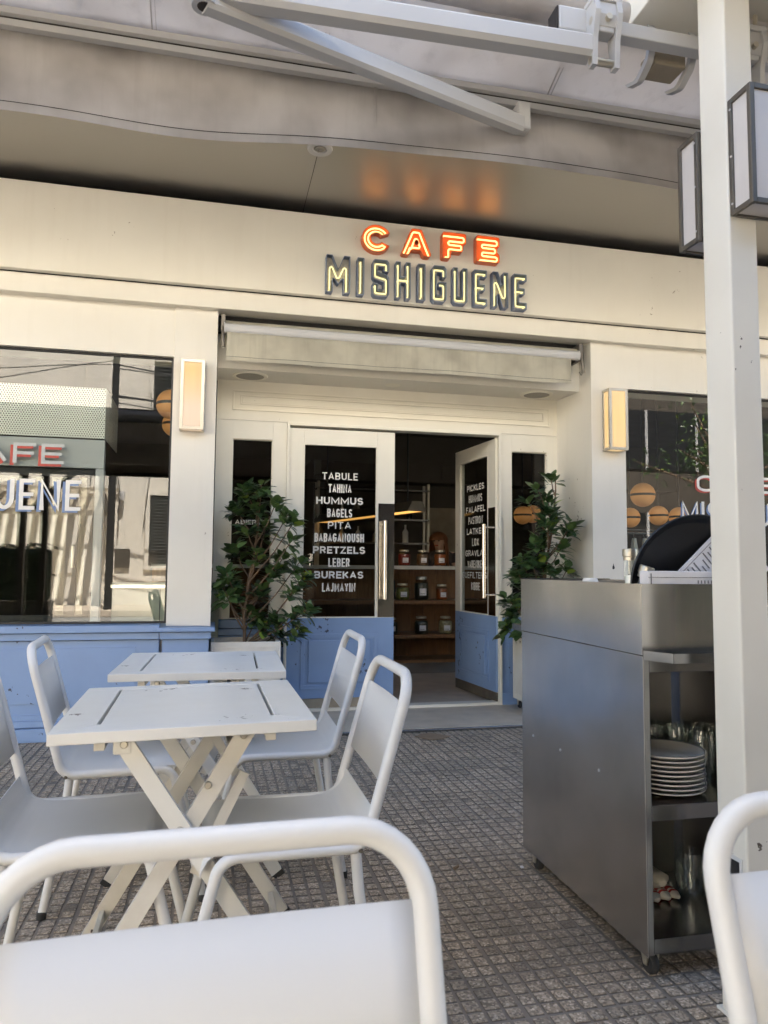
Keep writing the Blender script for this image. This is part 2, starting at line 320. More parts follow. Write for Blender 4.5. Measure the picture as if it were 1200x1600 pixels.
# ------------------------------------------------------------------ mesh building
class MB:
    def __init__(s): s.v = []; s.f = []; s.m = []; s.mi = 0; s.smooth = False; s.sm = []
    def add(s, vs, fs):
        b = len(s.v); s.v += [tuple(v) for v in vs]
        for f in fs: s.f.append([b+i for i in f]); s.m.append(s.mi); s.sm.append(s.smooth)
        return s
    def box(s, x0, x1, y0, y1, z0, z1, bv=0):
        if bv:
            d = bv; P = []
            b = bmesh.new(); bmesh.ops.create_cube(b, size=1)
            for v in b.verts: v.co = Vector(((x0+x1)/2+v.co.x*(x1-x0), (y0+y1)/2+v.co.y*(y1-y0), (z0+z1)/2+v.co.z*(z1-z0)))
            bmesh.ops.bevel(b, geom=list(b.edges), offset=d, segments=2, affect='EDGES', profile=.5)
            b.verts.index_update()
            s.add([v.co.copy() for v in b.verts], [[v.index for v in f.verts] for f in b.faces]); b.free(); return s
        v = [(x, y, z) for x in (x0, x1) for y in (y0, y1) for z in (z0, z1)]
        return s.add(v, [(0, 1, 3, 2), (4, 6, 7, 5), (0, 4, 5, 1), (2, 3, 7, 6), (0, 2, 6, 4), (1, 5, 7, 3)])
    def bar(s, a, b, w, t, up=(0, 1, 0)):
        """flat bar from a to b, width w across, thickness t along up"""
        a, b = Vector(a), Vector(b); d = (b-a).normalized(); u = Vector(up); u = (u-d*u.dot(d)).normalized(); n = d.cross(u)
        v = [p+n*sx*w/2+u*sy*t/2 for p in (a, b) for sx, sy in ((-1, -1), (1, -1), (1, 1), (-1, 1))]
        return s.add(v, [(0, 3, 2, 1), (4, 5, 6, 7), (0, 1, 5, 4), (1, 2, 6, 5), (2, 3, 7, 6), (3, 0, 4, 7)])
    def prism(s, poly, h0, h1, ax=2, fn=None):
        """2-D polygon extruded from h0 to h1 along axis ax"""
        n = len(poly)
        def P(p, h):
            if fn: return fn(p[0], p[1], h)
            return ((h, p[0], p[1]), (p[0], h, p[1]), (p[0], p[1], h))[ax]
        v = [P(p, h0) for p in poly]+[P(p, h1) for p in poly]
        return s.add(v, [list(range(n))[::-1], list(range(n, 2*n))]+[(i, (i+1) % n, n+(i+1) % n, n+i) for i in range(n)])
    def sheet(s, prof, x0, x1, t, ax=0):
        """profile [(y,z)...] swept between x0 and x1, given thickness t (downward normal)"""
        n = len(prof); nm = []
        for i in range(n):
            a = Vector(prof[max(0, i-1)]); b = Vector(prof[min(n-1, i+1)]); d = (b-a).normalized(); nm.append(Vector((d.y, -d.x)))
        lo = [(Vector(p)+m*t) for p, m in zip(prof, nm)]
        loop = [tuple(p) for p in prof]+[tuple(p) for p in lo[::-1]]
        N = len(loop); v = [(x, p[0], p[1]) for x in (x0, x1) for p in loop]; f = []
        for i in range(N): f.append((i, (i+1) % N, N+(i+1) % N, N+i))
        for i in range(n-1):
            f.append((i, N-1-i, N-2-i, i+1)); f.append((N+i, N+i+1, 2*N-2-i, 2*N-1-i))
        return s.add(v, f)
    def tube(s, path, r, seg=10, closed=False, cap=True):
        P = [Vector(p) for p in path]; n = len(P); rs = r if isinstance(r, (list, tuple)) else [r]*n
        T = []
        for i in range(n):
            if closed: d = P[(i+1) % n]-P[i-1]
            else: d = P[min(n-1, i+1)]-P[max(0, i-1)]
            T.append(d.normalized() if d.length > 1e-9 else Vector((0, 0, 1)))
        u = T[0].orthogonal().normalized(); V = []
        for i in range(n):
            u = (u-T[i]*u.dot(T[i])); u = u.normalized() if u.length > 1e-6 else T[i].orthogonal().normalized()
            w = T[i].cross(u)
            V += [P[i]+(u*math.cos(2*math.pi*k/seg)+w*math.sin(2*math.pi*k/seg))*rs[i] for k in range(seg)]
        F = []
        for i in range(n if closed else n-1):
            j = (i+1) % n
            F += [(i*seg+k, i*seg+(k+1) % seg, j*seg+(k+1) % seg, j*seg+k) for k in range(seg)]
        old = s.smooth; s.smooth = True; s.add(V, F); s.smooth = old
        if cap and not closed:
            s.add(V[:seg], [list(range(seg))[::-1]]); s.add(V[-seg:], [list(range(seg))])
        return s
    def lathe(s, prof, c=(0, 0, 0), seg=24, ax='z', smooth=True):
        V = []; n = len(prof)
        for r, z in prof:
            for k in range(seg):
                a = 2*math.pi*k/seg; x, y = r*math.cos(a), r*math.sin(a)
                p = (x, y, z) if ax == 'z' else ((x, z, y) if ax == 'y' else (z, x, y))
                V.append((p[0]+c[0], p[1]+c[1], p[2]+c[2]))
        F = [(i*seg+k, i*seg+(k+1) % seg, (i+1)*seg+(k+1) % seg, (i+1)*seg+k) for i in range(n-1) for k in range(seg)]
        old = s.smooth; s.smooth = smooth; s.add(V, F); s.smooth = old; return s
    def build(s, name, mat, parent=None, world=True):
        me = bpy.data.meshes.new(name); me.from_pydata(s.v, [], s.f); me.update()
        for m_ in (mat if isinstance(mat, (list, tuple)) else [mat]): me.materials.append(M[m_] if isinstance(m_, str) else m_)
        me.polygons.foreach_set('material_index', s.m); me.polygons.foreach_set('use_smooth', s.sm)
        b = bmesh.new(); b.from_mesh(me); bmesh.ops.recalc_face_normals(b, faces=b.faces)
        if any(s.sm):
            for e in b.edges:
                if len(e.link_faces) == 2 and e.calc_face_angle(0) > .75: e.smooth = False
        b.to_mesh(me); b.free()
        o = bpy.data.objects.new(name, me); COL.objects.link(o)
        if parent is not None:
            o.parent = parent
            if world and parent.type == 'EMPTY': o.location = -parent.location
        return o

def fillet(pts, rad, n=6):
    P = [Vector(p) for p in pts]; out = [P[0]]
    rr = rad if isinstance(rad, (list, tuple)) else [rad]*len(P)
    for i in range(1, len(P)-1):
        a, b, c = P[i-1], P[i], P[i+1]; u = (a-b).normalized(); v = (c-b).normalized()
        ang = u.angle(v); r = rr[i]
        if r <= 0 or abs(ang-math.pi) < 1e-3: out.append(b); continue
        d = min(r/math.tan(ang/2), (a-b).length*.48, (c-b).length*.48); r = d*math.tan(ang/2)
        cen = b+(u+v).normalized()*(r/math.sin(ang/2)); s0 = b+u*d-cen; e0 = b+v*d-cen
        tot = s0.angle(e0); axs = s0.cross(e0).normalized() if s0.cross(e0).length > 1e-12 else Vector((0, 0, 1))
        for k in range(n+1): out.append(cen+Matrix.Rotation(tot*k/n, 3, axs) @ s0)
    out.append(P[-1]); return out

def thing(name, label, cat, loc=(0, 0, 0), rz=0, group=None):
    o = bpy.data.objects.new(name, None); COL.objects.link(o); o.empty_display_size = .1
    o.location = loc; o.rotation_euler = (0, 0, rz); o['label'] = label; o['category'] = cat
    if group: o['group'] = group
    return o
def tag(o, label, cat, group=None, kind=None):
    o['label'] = label; o['category'] = cat
    if group: o['group'] = group
    if kind: o['kind'] = kind
    return o
def struct(o): o['kind'] = 'structure'; return o
def dup(root, loc, rz=0, label=None, group=None):
    def cp(o, par):
        c = o.copy(); COL.objects.link(c)
        if par is not None: c.parent = par
        for ch in o.children: cp(ch, c)
        return c
    r = cp(root, None); r.location = loc; r.rotation_euler = (0, 0, rz)
    if label: r['label'] = label
    if group: r['group'] = group
    return r

def _arc(cx, cy, rx, ry, a0, a1, n=7):
    return [(cx+rx*math.cos(R(a0+(a1-a0)*k/n)), cy+ry*math.sin(R(a0+(a1-a0)*k/n))) for k in range(n+1)]
GLYPH = {   # width, strokes in a box 0..w by 0..1
 'A': (.78, [[(0, 0), (.39, 1), (.78, 0)], [(.13, .3), (.65, .3)]]),
 'B': (.68, [[(0, .5), (0, 1), (.42, 1)]+_arc(.42, .76, .24, .24, 90, -90)+[(0, .52)], [(0, .52), (0, 0), (.44, 0)]+_arc(.44, .26, .24, .26, -90, 90)]),
 'C': (.72, [_arc(.36, .68, .36, .32, 20, 180)+_arc(.36, .32, .36, .32, 180, 340)]),
 'D': (.72, [[(0, 0), (0, 1), (.36, 1)]+_arc(.36, .66, .36, .34, 90, 0)+_arc(.36, .34, .36, .34, 0, -90)+[(0, 0)]]),
 'E': (.58, [[(.58, 1), (0, 1), (0, 0), (.58, 0)], [(0, .5), (.5, .5)]]),
 'F': (.56, [[(.56, 1), (0, 1), (0, 0)], [(0, .5), (.5, .5)]]),
 'G': (.74, [_arc(.37, .68, .37, .32, 20, 180)+_arc(.37, .32, .37, .32, 180, 360)+[(.74, .46), (.42, .46)]]),
 'H': (.72, [[(0, 0), (0, 1)], [(.72, 0), (.72, 1)], [(0, .5), (.72, .5)]]),
 'I': (.0, [[(0, 0), (0, 1)]]),
 'J': (.5, [_arc(.25, .28, .25, .28, 200, 360)+[(.5, 1)]]),
 'K': (.70, [[(0, 0), (0, 1)], [(.68, 1), (.06, .42)], [(.24, .58), (.70, 0)]]),
 'L': (.54, [[(0, 1), (0, 0), (.54, 0)]]),
 'M': (1.04, [[(0, 0), (0, 1), (.52, .2), (1.04, 1), (1.04, 0)]]),
 'N': (.84, [[(0, 0), (0, 1), (.84, 0), (.84, 1)]]),
 'O': (.76, [_arc(.38, .66, .38, .34, 0, 180)+_arc(.38, .34, .38, .34, 180, 360)+[(.76, .66)]]),
 'P': (.66, [[(0, 0), (0, 1), (.40, 1)]+_arc(.40, .72, .26, .28, 90, -90)+[(0, .44)]]),
 'R': (.70, [[(0, 0), (0, 1), (.40, 1)]+_arc(.40, .74, .26, .26, 90, -90)+[(0, .48)], [(.38, .48), (.70, 0)]]),
 'S': (.66, [_arc(.33, .74, .31, .26, 15, 180)+_arc(.33, .74, .31, .24, 180, 270)+_arc(.33, .26, .33, .24, 90, 0)+_arc(.33, .26, .33, .26, 0, -165)]),
 'T': (.66, [[(0, 1), (.66, 1)], [(.33, 1), (.33, 0)]]),
 'U': (.72, [[(0, 1), (0, .34)]+_arc(.36, .34, .36, .34, 180, 360)+[(.72, 1)]]),
 'V': (.76, [[(0, 1), (.38, 0), (.76, 1)]]),
 'X': (.72, [[(0, 0), (.72, 1)], [(0, 1), (.72, 0)]]),
 'Y': (.74, [[(0, 1), (.37, .46), (.74, 1)], [(.37, .46), (.37, 0)]]),
 'Z': (.66, [[(0, 1), (.66, 1), (0, 0), (.66, 0)]])}
def text(s, name, mat, parent, cx, cz, w, h, fn, bold=.02, wt=1.0):
    """flat cut lettering s, total width w, cap height h, centred at (cx, cz); fn maps (x, z, depth) to the world"""
    sx_t = h*(.225 if w/len(s) > h*.85 else .172)*wt; tx = min(sx_t, w/len(s)*.34); tz = sx_t*.86    # stroke weights across and high
    adv = [GLYPH[c][0] for c in s]; gap = .30 if w/len(s) > h*.85 else .42
    scale = (w-tx*len(s)-0)/max(1e-6, sum(adv)+gap*.55*(len(s)-1)) if len(s) > 1 else w
    m = MB(); x = cx-w/2+tx/2; lay = 0
    for c in s:
        gw, strokes = GLYPH[c]
        for st in strokes:
            P = [Vector((x+p[0]*scale, cz-h/2+tz/2+p[1]*(h-tz))) for p in st]; Q = [P[0]]
            for p in P[1:]:
                if (p-Q[-1]).length > 1e-5: Q.append(p)
            P = Q; n = len(P); V = []
            for i in range(n):
                a, b = P[max(0, i-1)], P[min(n-1, i+1)]
                d1 = (P[i]-a).normalized() if i > 0 else (b-P[i]).normalized(); d2 = (b-P[i]).normalized() if i < n-1 else d1
                n1 = Vector((-d1.y, d1.x)); n2 = Vector((-d2.y, d2.x)); mm = (n1+n2)
                mm = mm.normalized() if mm.length > .3 else n1
                k = min(1.6, 1/max(.35, mm.dot(n1)))
                wd = math.hypot(mm.x*tx, mm.y*tz)/2*k
                e = Vector((0, 0))
                if i == 0: e = -d1
                if i == n-1: e = d1
                e = Vector((e.x*tx, e.y*tz))*.0 if c in 'AVY' else Vector((e.x*tx*.5, e.y*tz*.5))*(1 if abs(e.x)*abs(e.y) < .05 else 0)
                V += [P[i]+e+mm*wd, P[i]+e-mm*wd]
            lay += 1; dd = -.00012*(lay % 4)
            m.add([fn(v.x, v.y, dd) for v in V], [(2*i, 2*i+1, 2*i+3, 2*i+2) for i in range(n-1)])
        x += gw*scale+tx+gap*.55*scale
    return m.build(name, mat, parent)

# ------------------------------------------------------------------ ground
def pavement():
    m = MB(); g = .0045; n = 0
    P = .05
    m.add([(-4, .0, -g), (6, .0, -g), (6, 5.25, -g), (-4, 5.25, -g)], [(0, 1, 2, 3)])
    vs, fs = m.v, m.f
    for i in range(int(-2.2/P), int(3.6/P)):
        for j in range(int(.3/P), int(5.2/P)):
            x0, y0 = i*P, j*P
            if x0 > 1.9+.55*(y0-2) and y0 < 4: continue
            if .66 < x0+.025 < .76 and 3.36 < y0+.025 < 3.76: continue
            a = .0040+(.0026 if i % 4 == 0 else 0); b = .0040+(.0026 if (i+1) % 4 == 0 else 0)
            c = .0040+(.0026 if j % 4 == 0 else 0); d = .0040+(.0026 if (j+1) % 4 == 0 else 0)
            r = lambda k=.0007: random.uniform(-k, k)
            X0, X1, Y0, Y1 = x0+a+r(), x0+P-b+r(), y0+c+r(), y0+P-d+r()
            h = random.uniform(-.0006, .0004)-(.0018 if random.random() < .05 else 0); e = .0018
            b0 = len(vs)
            for (x, y) in ((X0, Y0), (X1, Y0), (X1, Y1), (X0, Y1)): vs.append((x, y, -g))
            for (x, y) in ((X0+e, Y0+e), (X1-e, Y0+e), (X1-e, Y1-e), (X0+e, Y1-e)): vs.append((x+r(), y+r(), h+r(.0003)))
            for f in ((4, 5, 6, 7), (0, 1, 5, 4), (1, 2, 6, 5), (2, 3, 7, 6), (3, 0, 4, 7)):
                fs.append([b0+q for q in f]); m.m.append(0); m.sm.append(False)
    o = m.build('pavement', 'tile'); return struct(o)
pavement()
g = MB(); g.box(-60, 60, -2.4, .0, -.16, -.006); g.box(-60, -4, 0, 5.3, -.16, -.006); g.box(6, 60, 0, 5.3, -.16, -.006); struct(g.build('sidewalk_slab', 'concrete'))
g = MB(); g.add([(-400, -400, -.165), (400, -400, -.165), (400, 400, -.165), (-400, 400, -.165)], [(0, 1, 2, 3)]); struct(g.build('ground', 'asphalt'))
g = MB(); g.box(-60, 60, -2.55, -2.4, -.16, -.004, .01); g.box(-60, 60, -9.2, -9.05, -.16, .0, .01); g.box(-60, 60, -12, -9.2, -.16, -.006); struct(g.build('kerb', 'concrete'))
g = MB()
for x in range(-40, 40, 4): g.box(x, x+2, -5.8, -5.68, -.16, -.158)
struct(g.build('road_marking', 'white'))
# threshold slabs of the entrance
g = MB(); J = .002
for (a, b, c, d) in ((-.02, 1.3, 4.965, 5.72), (1.303, 2.27, 4.965, 5.72), (2.273, 2.88, 4.965, 5.72)): g.box(a, b, c, d, -.05, .02+random.uniform(-.001, .001), .003)
struct(g.build('entrance_step', 'concrete'))
g = MB(); g.box(-.02, 2.88, 4.935, 4.962, -.05, .0185, .004); tag(g.build('nosing_strip', 'steel_d'), 'metal nosing strip along front edge of entrance step', 'strip')
g = MB(); g.box(-3.4, 7, 5.723, 10, -.06, .018); struct(g.build('cafe_floor', 'concrete'))
# grate, scraps
t = thing('drain_grate', 'black slotted drain grate set in grey paving behind chair', 'drain grate', (.71, 3.56, 0))
g = MB(); g.box(.665, .755, 3.36, 3.76, -.02, -.012); g.build('channel', 'slot', t)
g = MB()
for k in range(15): g.box(.672, .748, 3.37+k*.026, 3.382+k*.026, -.008, -.001)
g.box(.663, .671, 3.36, 3.76, -.012, .0); g.box(.749, .757, 3.36, 3.76, -.012, .0); g.build('grille', 'rubber', t)
g = MB()
poly = [(1.33, 4.80), (1.40, 4.88), (1.47, 4.885), (1.53, 4.82), (1.57, 4.77), (1.50, 4.71), (1.44, 4.69), (1.40, 4.70), (1.385, 4.735)]
g.prism(poly, .003, .0055); tag(g.build('cardboard_scrap', 'card'), 'torn brown cardboard scrap lying flat before entrance step', 'cardboard')
g = MB(); g.tube([(.905, 2.70, .006), (.925, 2.715, .006)], .0055, 8); tag(g.build('cigarette_butt', 'card'), 'tan cigarette butt lying on grey paving beside steel trolley', 'cigarette butt')
g = MB(); g.box(1.155, 1.165, 2.66, 2.672, .0, .005); tag(g.build('paper_crumb', 'paper'), 'tiny white paper crumb on paving at trolley foot', 'paper crumb')

# ------------------------------------------------------------------ cafe building
B = thing('cafe_building', 'cream fronted cafe with blue plinth, wide fascia and recessed entrance', 'building', (0, 5.2, 0))
g = MB()
g.box(-7, -.298, 5.215, 5.5, 2.568, 2.93); g.box(-7, -3.3, 5.215, 5.5, .72, 2.568); g.box(-7, -.02, 5.235, 5.5, .0, .70)
g.box(3.165, 9, 5.215, 5.5, 2.563, 2.93); g.box(6.4, 9, 5.215, 5.5, .72, 2.563); g.box(2.9, 9, 5.235, 5.5, .0, .70)
g.box(-7, 9, 5.58, 5.66, 2.935, 3.70)
g.build('wall', 'cream', B)
g = MB(); g.box(-.298, -.006, 5.2, 5.72, .715, 2.93, .003); g.build('pilaster', 'cream', B)
g = MB(); g.prism([(2.870, 5.2), (3.165, 5.2), (3.165, 5.72), (2.82, 5.72)], .715, 2.93)
pil2 = g.build('pilaster', 'cream', B)
g = MB(); g.prism([(3.033, 1.125), (3.04, 1.122), (3.047, 1.124), (3.053, 1.13), (3.051, 1.142), (3.045, 1.155), (3.043, 1.168), (3.039, 1.153), (3.034, 1.142)], 5.1985, 5.203, 1); g.build('paint_chip', 'void', pil2)
# fascia and frieze
g = MB(); g.box(-7, 9, 5.09, 5.14, 3.05, 3.647, .004); g.build('fascia', 'cream', B)
g = MB(); g.box(-7, 9, 5.145, 5.298, 2.915, 3.046, .004); g.build('frieze', 'cream', B)
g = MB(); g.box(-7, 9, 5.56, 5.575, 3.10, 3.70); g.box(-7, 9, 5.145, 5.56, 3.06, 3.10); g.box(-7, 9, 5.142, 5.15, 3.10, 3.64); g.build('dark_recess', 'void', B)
g = MB(); g.box(-14, 16, 3.3, 5.8, 3.708, 3.74); g.build('soffit', 'soffit', B)
g = MB(); g.box(-14, 16, 3.25, 15, 3.745, 11.5); g.box(-14, -7, 5.3, 15, 0, 3.74); g.box(9, 16, 5.3, 15, 0, 3.74); g.box(-7, 9, 9.9, 15, 0, 3.70); g.build('upper_storeys', 'cream', B)
# panel seam in soffit
g = MB(); g.box(.575, .578, 4.36, 5.3, 3.7045, 3.7065); g.build('soffit_joint', 'void', B)
# plinth
g = MB()
for (a, b) in ((-7, -.335), ):
    g.box(a, b, 5.15, 5.234, .0, .63); g.box(a, b, 5.125, 5.234, .636, .680, .003); g.box(a, b, 5.1, 5.30, .684, .731, .004)
    g.box(a, b, 5.11, 5.149, .0, .085, .004); g.box(a, b, 5.128, 5.149, .09, .13, .003); g.box(a, b, 5.138, 5.149, .13, .165, .002)
    for k in range(3): g.box(-.48-k*2.0-1.6, -.48-k*2.0, 5.141, 5.149, .235, .585, .002)
for (a, b, c) in ((-.33, -.0, 0), (2.85, 3.2, 0)):
    g.box(a+.015, b-.015, 5.13, 5.72, .0, .632); g.box(a, b, 5.105, 5.72, .636, .682, .003); g.box(a-.015, b+.025, 5.08, 5.72, .686, .7135, .004)
    g.box(a, b, 5.09, 5.72, .0, .09, .004)
g.box(3.205, 9, 5.15, 5.234, .0, .63); g.box(3.205, 9, 5.125, 5.234, .636, .680, .003); g.box(3.205, 9, 5.1, 5.30, .684, .731, .004); g.box(3.205, 9, 5.11, 5.149, .0, .085, .004)
# plinth under the sidelights
for (a, b) in ((.03, .545), (2.312, 2.845)):
    g.box(a, b, 5.70, 5.76, .015, .60); g.box(a, b, 5.685, 5.76, .605, .655, .003); g.box(a, b, 5.665, 5.76, .66, .722, .004)
    g.box(a+.06, b-.06, 5.692, 5.699, .16, .52, .002); g.box(a, b, 5.685, 5.699, .015, .11, .003)
g.build('plinth', 'blue', B)
# entrance back wall: transom, posts
g = MB()
YD = 5.70
g.box(0.0, 2.85, YD, YD+.06, 2.245, 2.70)
g.box(0.0, .124, YD, YD+.06, .724, 2.242); g.box(.43, .538, YD, YD+.06, .724, 2.242); g.box(.1245, .4295, YD, YD+.06, 2.10, 2.242)
g.box(2.312, 2.41, YD, YD+.06, .724, 2.242); g.box(2.73, 2.85, YD, YD+.06, .724, 2.242); g.box(2.4105, 2.7295, YD, YD+.06, 2.10, 2.242)
g.build('entrance_surround', 'cream_gloss', B)
g = MB()
def framebox(m, x0, x1, z0, z1, w, y0, y1):
    m.box(x0, x1, y0, y1, z0, z0+w, .0015); m.box(x0, x1, y0, y1, z1-w, z1, .0015); m.box(x0, x0+w, y0, y1, z0+w, z1-w, .0015); m.box(x1-w, x1, y0, y1, z0+w, z1-w, .0015)
framebox(g, .117, 2.75, 2.32, 2.476, .012, YD-.012, YD-.0005); framebox(g, .176, 2.70, 2.365, 2.44, .010, YD-.010, YD-.0005)
g.box(.19, 2.686, YD-.005, YD-.0005, 2.377, 2.428, .002)
g.build('transom_panel', 'cream_gloss', B)
g = MB()
framebox(g, .5385, 2.3115, .02, 2.2445, .022, YD-.02, YD+.09)
f_ = g.build('door_frame', 'cream_gloss', B)
# trim the bottom rail of that frame away by construction: sidelights
for (a, b) in ((.124, .43), (2.41, 2.73)):
    g = MB(); g.add([(a, YD+.03, .722), (b, YD+.03, .722), (b, YD+.03, 2.10), (a, YD+.03, 2.10)], [(0, 1, 2, 3)])
    sl = g.build('sidelight', 'glass_door', B)
    g = MB(); framebox(g, a-.001, b+.001, .724, 2.101, .008, YD+.015, YD+.045); g.build('bead', 'cream_gloss', sl)
    if a < 1:
        for (s_, zz, w_) in (('ABIERTO', 1.46, .24),):
            text(s_, 'lettering', 'vinyl', sl, (a+b)/2, zz, w_, .035, lambda x, z, d: (x, YD+.027+d, z), .03)
# entrance soffit + bulkhead + speakers
g = MB(); g.box(-.004, 2.868, 5.36, 5.745, 2.552, 2.60); g.box(-.004, 2.868, 5.36, 5.40, 2.60, 2.86); g.box(-.004, 2.868, 5.36, 5.75, 2.86, 2.93)
g.build('entrance_soffit', 'cream', B)
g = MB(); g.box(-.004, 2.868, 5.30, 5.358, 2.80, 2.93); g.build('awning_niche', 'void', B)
for sx, lab in ((.238, 'round grey grille speaker in entrance soffit beside lit left lamp'), (2.562, 'round grey grille speaker in entrance soffit above right sidelight')):
    t = thing('ceiling_speaker', lab, 'speaker', (sx, 5.535, 2.552), 0, 'round speakers in the entrance soffit')
    g = MB(); g.lathe([(.0, 2.5445), (.10, 2.5445), (.105, 2.546)], (sx, 5.535, 0), 32); g.build('grille', 'speaker', t)
    g = MB(); g.lathe([(.105, 2.5515), (.105, 2.543), (.128, 2.543), (.134, 2.5515)], (sx, 5.535, 0), 32); g.build('rim', 'cream_gloss', t)
g = MB(); g.lathe([(0, 2.548), (.05, 2.548), (.06, 2.5515)], (1.344, 5.54, 0), 24); tag(g.build('smoke_detector', 'cream_gloss'), 'flat cream round cover in middle of entrance soffit', 'detector')
# recessed downlight in the big soffit
t = thing('downlight', 'round white recessed downlight in the grey overhang soffit', 'downlight', (.582, 4.36, 3.7))
g = MB(); g.lathe([(.04, 3.712), (.045, 3.699), (.075, 3.697), (.08, 3.7075)], (.582, 4.36, 0), 28); g.build('ring', 'alu', t)
g = MB(); g.lathe([(.015, 3.7005), (.03, 3.6995), (.036, 3.706)], (.582, 4.36, 0), 24); g.lathe([(0, 3.704), (.014, 3.7035)], (.582, 4.36, 0), 16); g.build('lens', 'speaker', t)
# shop windows
def shop_window(x0, x1, z0, z1):
    g = MB(); g.add([(x0, 5.262, z0), (x1, 5.262, z0), (x1, 5.262, z1), (x0, 5.262, z1)], [(0, 1, 2, 3)])
    p = g.build('window', 'glass', B)
    g = MB(); framebox(g, x0, x1, z0, z1, .014, 5.25, 5.275); g.build('window_frame', 'black', p)
    return p
wl = shop_window(-3.3, -.299, .7315, 2.5675); wr = shop_window(3.166, 6.4, .7315, 2.5625)
YG = 5.258
def deco(s_, cx, cz, w, h, front, back, par, dx=-.012, dz=-.012):
    text(s_, 'lettering', back, par, cx+dx, cz+dz, w, h, lambda x, z, d: (x, YG+d, z), .035, .8)
    text(s_, 'lettering', front, par, cx, cz, w, h, lambda x, z, d: (x, YG-.003+d, z), .035, .8)
deco('CAFE', -1.36, 1.86, .74, .135, 'vinyl_g', 'vinyl_r', wl, -.018, -.016)
deco('MISHIGUENE', -1.50, 1.585, 1.25, .205, 'vinyl', 'vinyl_b', wl, -.018, -.012)
deco('CAFE', 4.21, 1.83, .74, .135, 'vinyl', 'vinyl_r', wr, -.016, -.012)
deco('MISHIGUENE', 4.32, 1.585, 1.25, .19, 'vinyl', 'vinyl_b', wr)

# doors
def door_leaf(name, fn, shut):
    """leaf in local (u, d, z): u from hinge stile... 0 to .845, d depth into the shop"""
    W_ = .845
    def put(m): m.v = [fn(*v) for v in m.v]; return m
    g = MB()
    for a in ((.0, .112, 0, .045, .113, 2.205), (.70, W_, 0, .045, .113, 2.205), (.1125, .6995, 0, .045, 2.084, 2.205)): g.box(*a[:4], max(a[4], .728), a[5], .002)
    d = put(g).build(name, 'cream_gloss', B)
    g = MB(); g.box(0, W_, 0, .045, .115, .727, .002)
    framebox(g, .11, .715, .185, .605, .03, -.008, -.0005); g.box(.17, .655, -.014, -.0005, .235, .555, .003)
    put(g).build('lower_panel', 'blue', d)
    g = MB(); g.add([(.112, .02, .727), (.70, .02, .727), (.70, .02, 2.085), (.112, .02, 2.085)], [(0, 1, 2, 3)]); gl = put(g).build('pane', 'glass_door', d)
    g = MB(); framebox(g, .111, .701, .727, 2.086, .009, -.002, .018); put(g).build('bead', 'cream_gloss', gl)
    g = MB(); g.box(0, W_, .002, .043, .03, .112); put(g).build('kick_plate', 'kick_l' if shut else 'kick', d)  # open leaf: doorway shade put into its darker plate colour
    g = MB(); g.box(.712, W_-.001, -.003, -.0003, .732, 1.63); put(g).build('push_plate', 'steel_p', d)
    for side in (-1, 1):
        g = MB(); yo = -.065 if side < 0 else .11
        g.tube([(.755, yo, .876), (.755, yo, 1.488)], .0165, 14)
        for zz in (.90, 1.464): g.tube([(.755, 0 if side < 0 else .045, zz), (.755, yo, zz)], .010, 10)
        for zz in (.876, 1.488): g.lathe([(0, -.006), (.013, -.005), (.017, 0), (.013, .005), (0, .006)], (.755, yo, zz), 12)
        put(g).build('handle', 'chrome', d)
    return d, gl
def fn_l(u, d, z): return (.561+u, YD+.005+d, z)
dl, gll = door_leaf('door', fn_l, True)
words_l = [('TABULE', 1), ('TAHINA', 0), ('HUMMUS', 1), ('BAGELS', 0), ('PITA', 1), ('BABAGANOUSH', 0), ('PRETZELS', 1), ('LEBER', 0), ('BUREKAS', 1), ('LAJMAYIN', 0)]
wid_l = [.285, .185, .375, .20, .185, .395, .415, .17, .39, .265]
for k, ((s_, wide), w_) in enumerate(zip(words_l, wid_l)):
    text(s_, 'lettering', 'vinyl', gll, .965, 1.838-k*.0972, w_, .056 if wide else .068, lambda x, z, d: (x, YD+.005+.017+d, z), .028 if wide else .04)
a_ = R(85.5); hx, hy = 2.272, YD+.02
def fn_r(u, d, z):
    w = .845-u                      # distance from the hinge, leaf swings inward
    return (hx-w*math.cos(a_)+d*math.sin(a_)*1, hy+w*math.sin(a_)+d*math.cos(a_)*1, z)
dr, glr = door_leaf('door', fn_r, False)
for k, s_ in enumerate(['PICKLES', 'HUMMUS', 'FALAFEL', 'PASTRON', 'LATKES', 'LOX', 'GRAVLAX', 'VARENIKES', 'GUEFILTEFISH', 'KIBBE']):
    wide = k % 2 == 0; w_ = [.36, .28, .40, .30, .37, .14, .43, .34, .57, .18][k]
    text(s_, 'lettering', 'vinyl', glr, .41, 1.838-k*.0972, w_, .056 if wide else .068, lambda x, z, d: fn_r(x, .017+d, z), .028 if wide else .04)
g = MB()
for zz in (.42, 1.05, 1.62, 2.02): g.tube([(2.300, YD-.006, zz-.05), (2.300, YD-.006, zz+.05)], .008, 10)
g.build('hinge', 'alu', f_)
# interior shell
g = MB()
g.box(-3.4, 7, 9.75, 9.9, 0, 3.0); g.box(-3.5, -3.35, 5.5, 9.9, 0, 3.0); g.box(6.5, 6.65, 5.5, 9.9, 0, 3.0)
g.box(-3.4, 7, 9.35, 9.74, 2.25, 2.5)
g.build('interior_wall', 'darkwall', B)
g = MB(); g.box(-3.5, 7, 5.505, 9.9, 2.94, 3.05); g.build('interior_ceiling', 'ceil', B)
g = MB(); framebox(g, 2.95, 3.45, 2.3, 2.5, .02, 9.33, 9.349); g.box(2.97, 3.43, 9.343, 9.349, 2.32, 2.48); g.build('air_vent', 'darkwall', B)

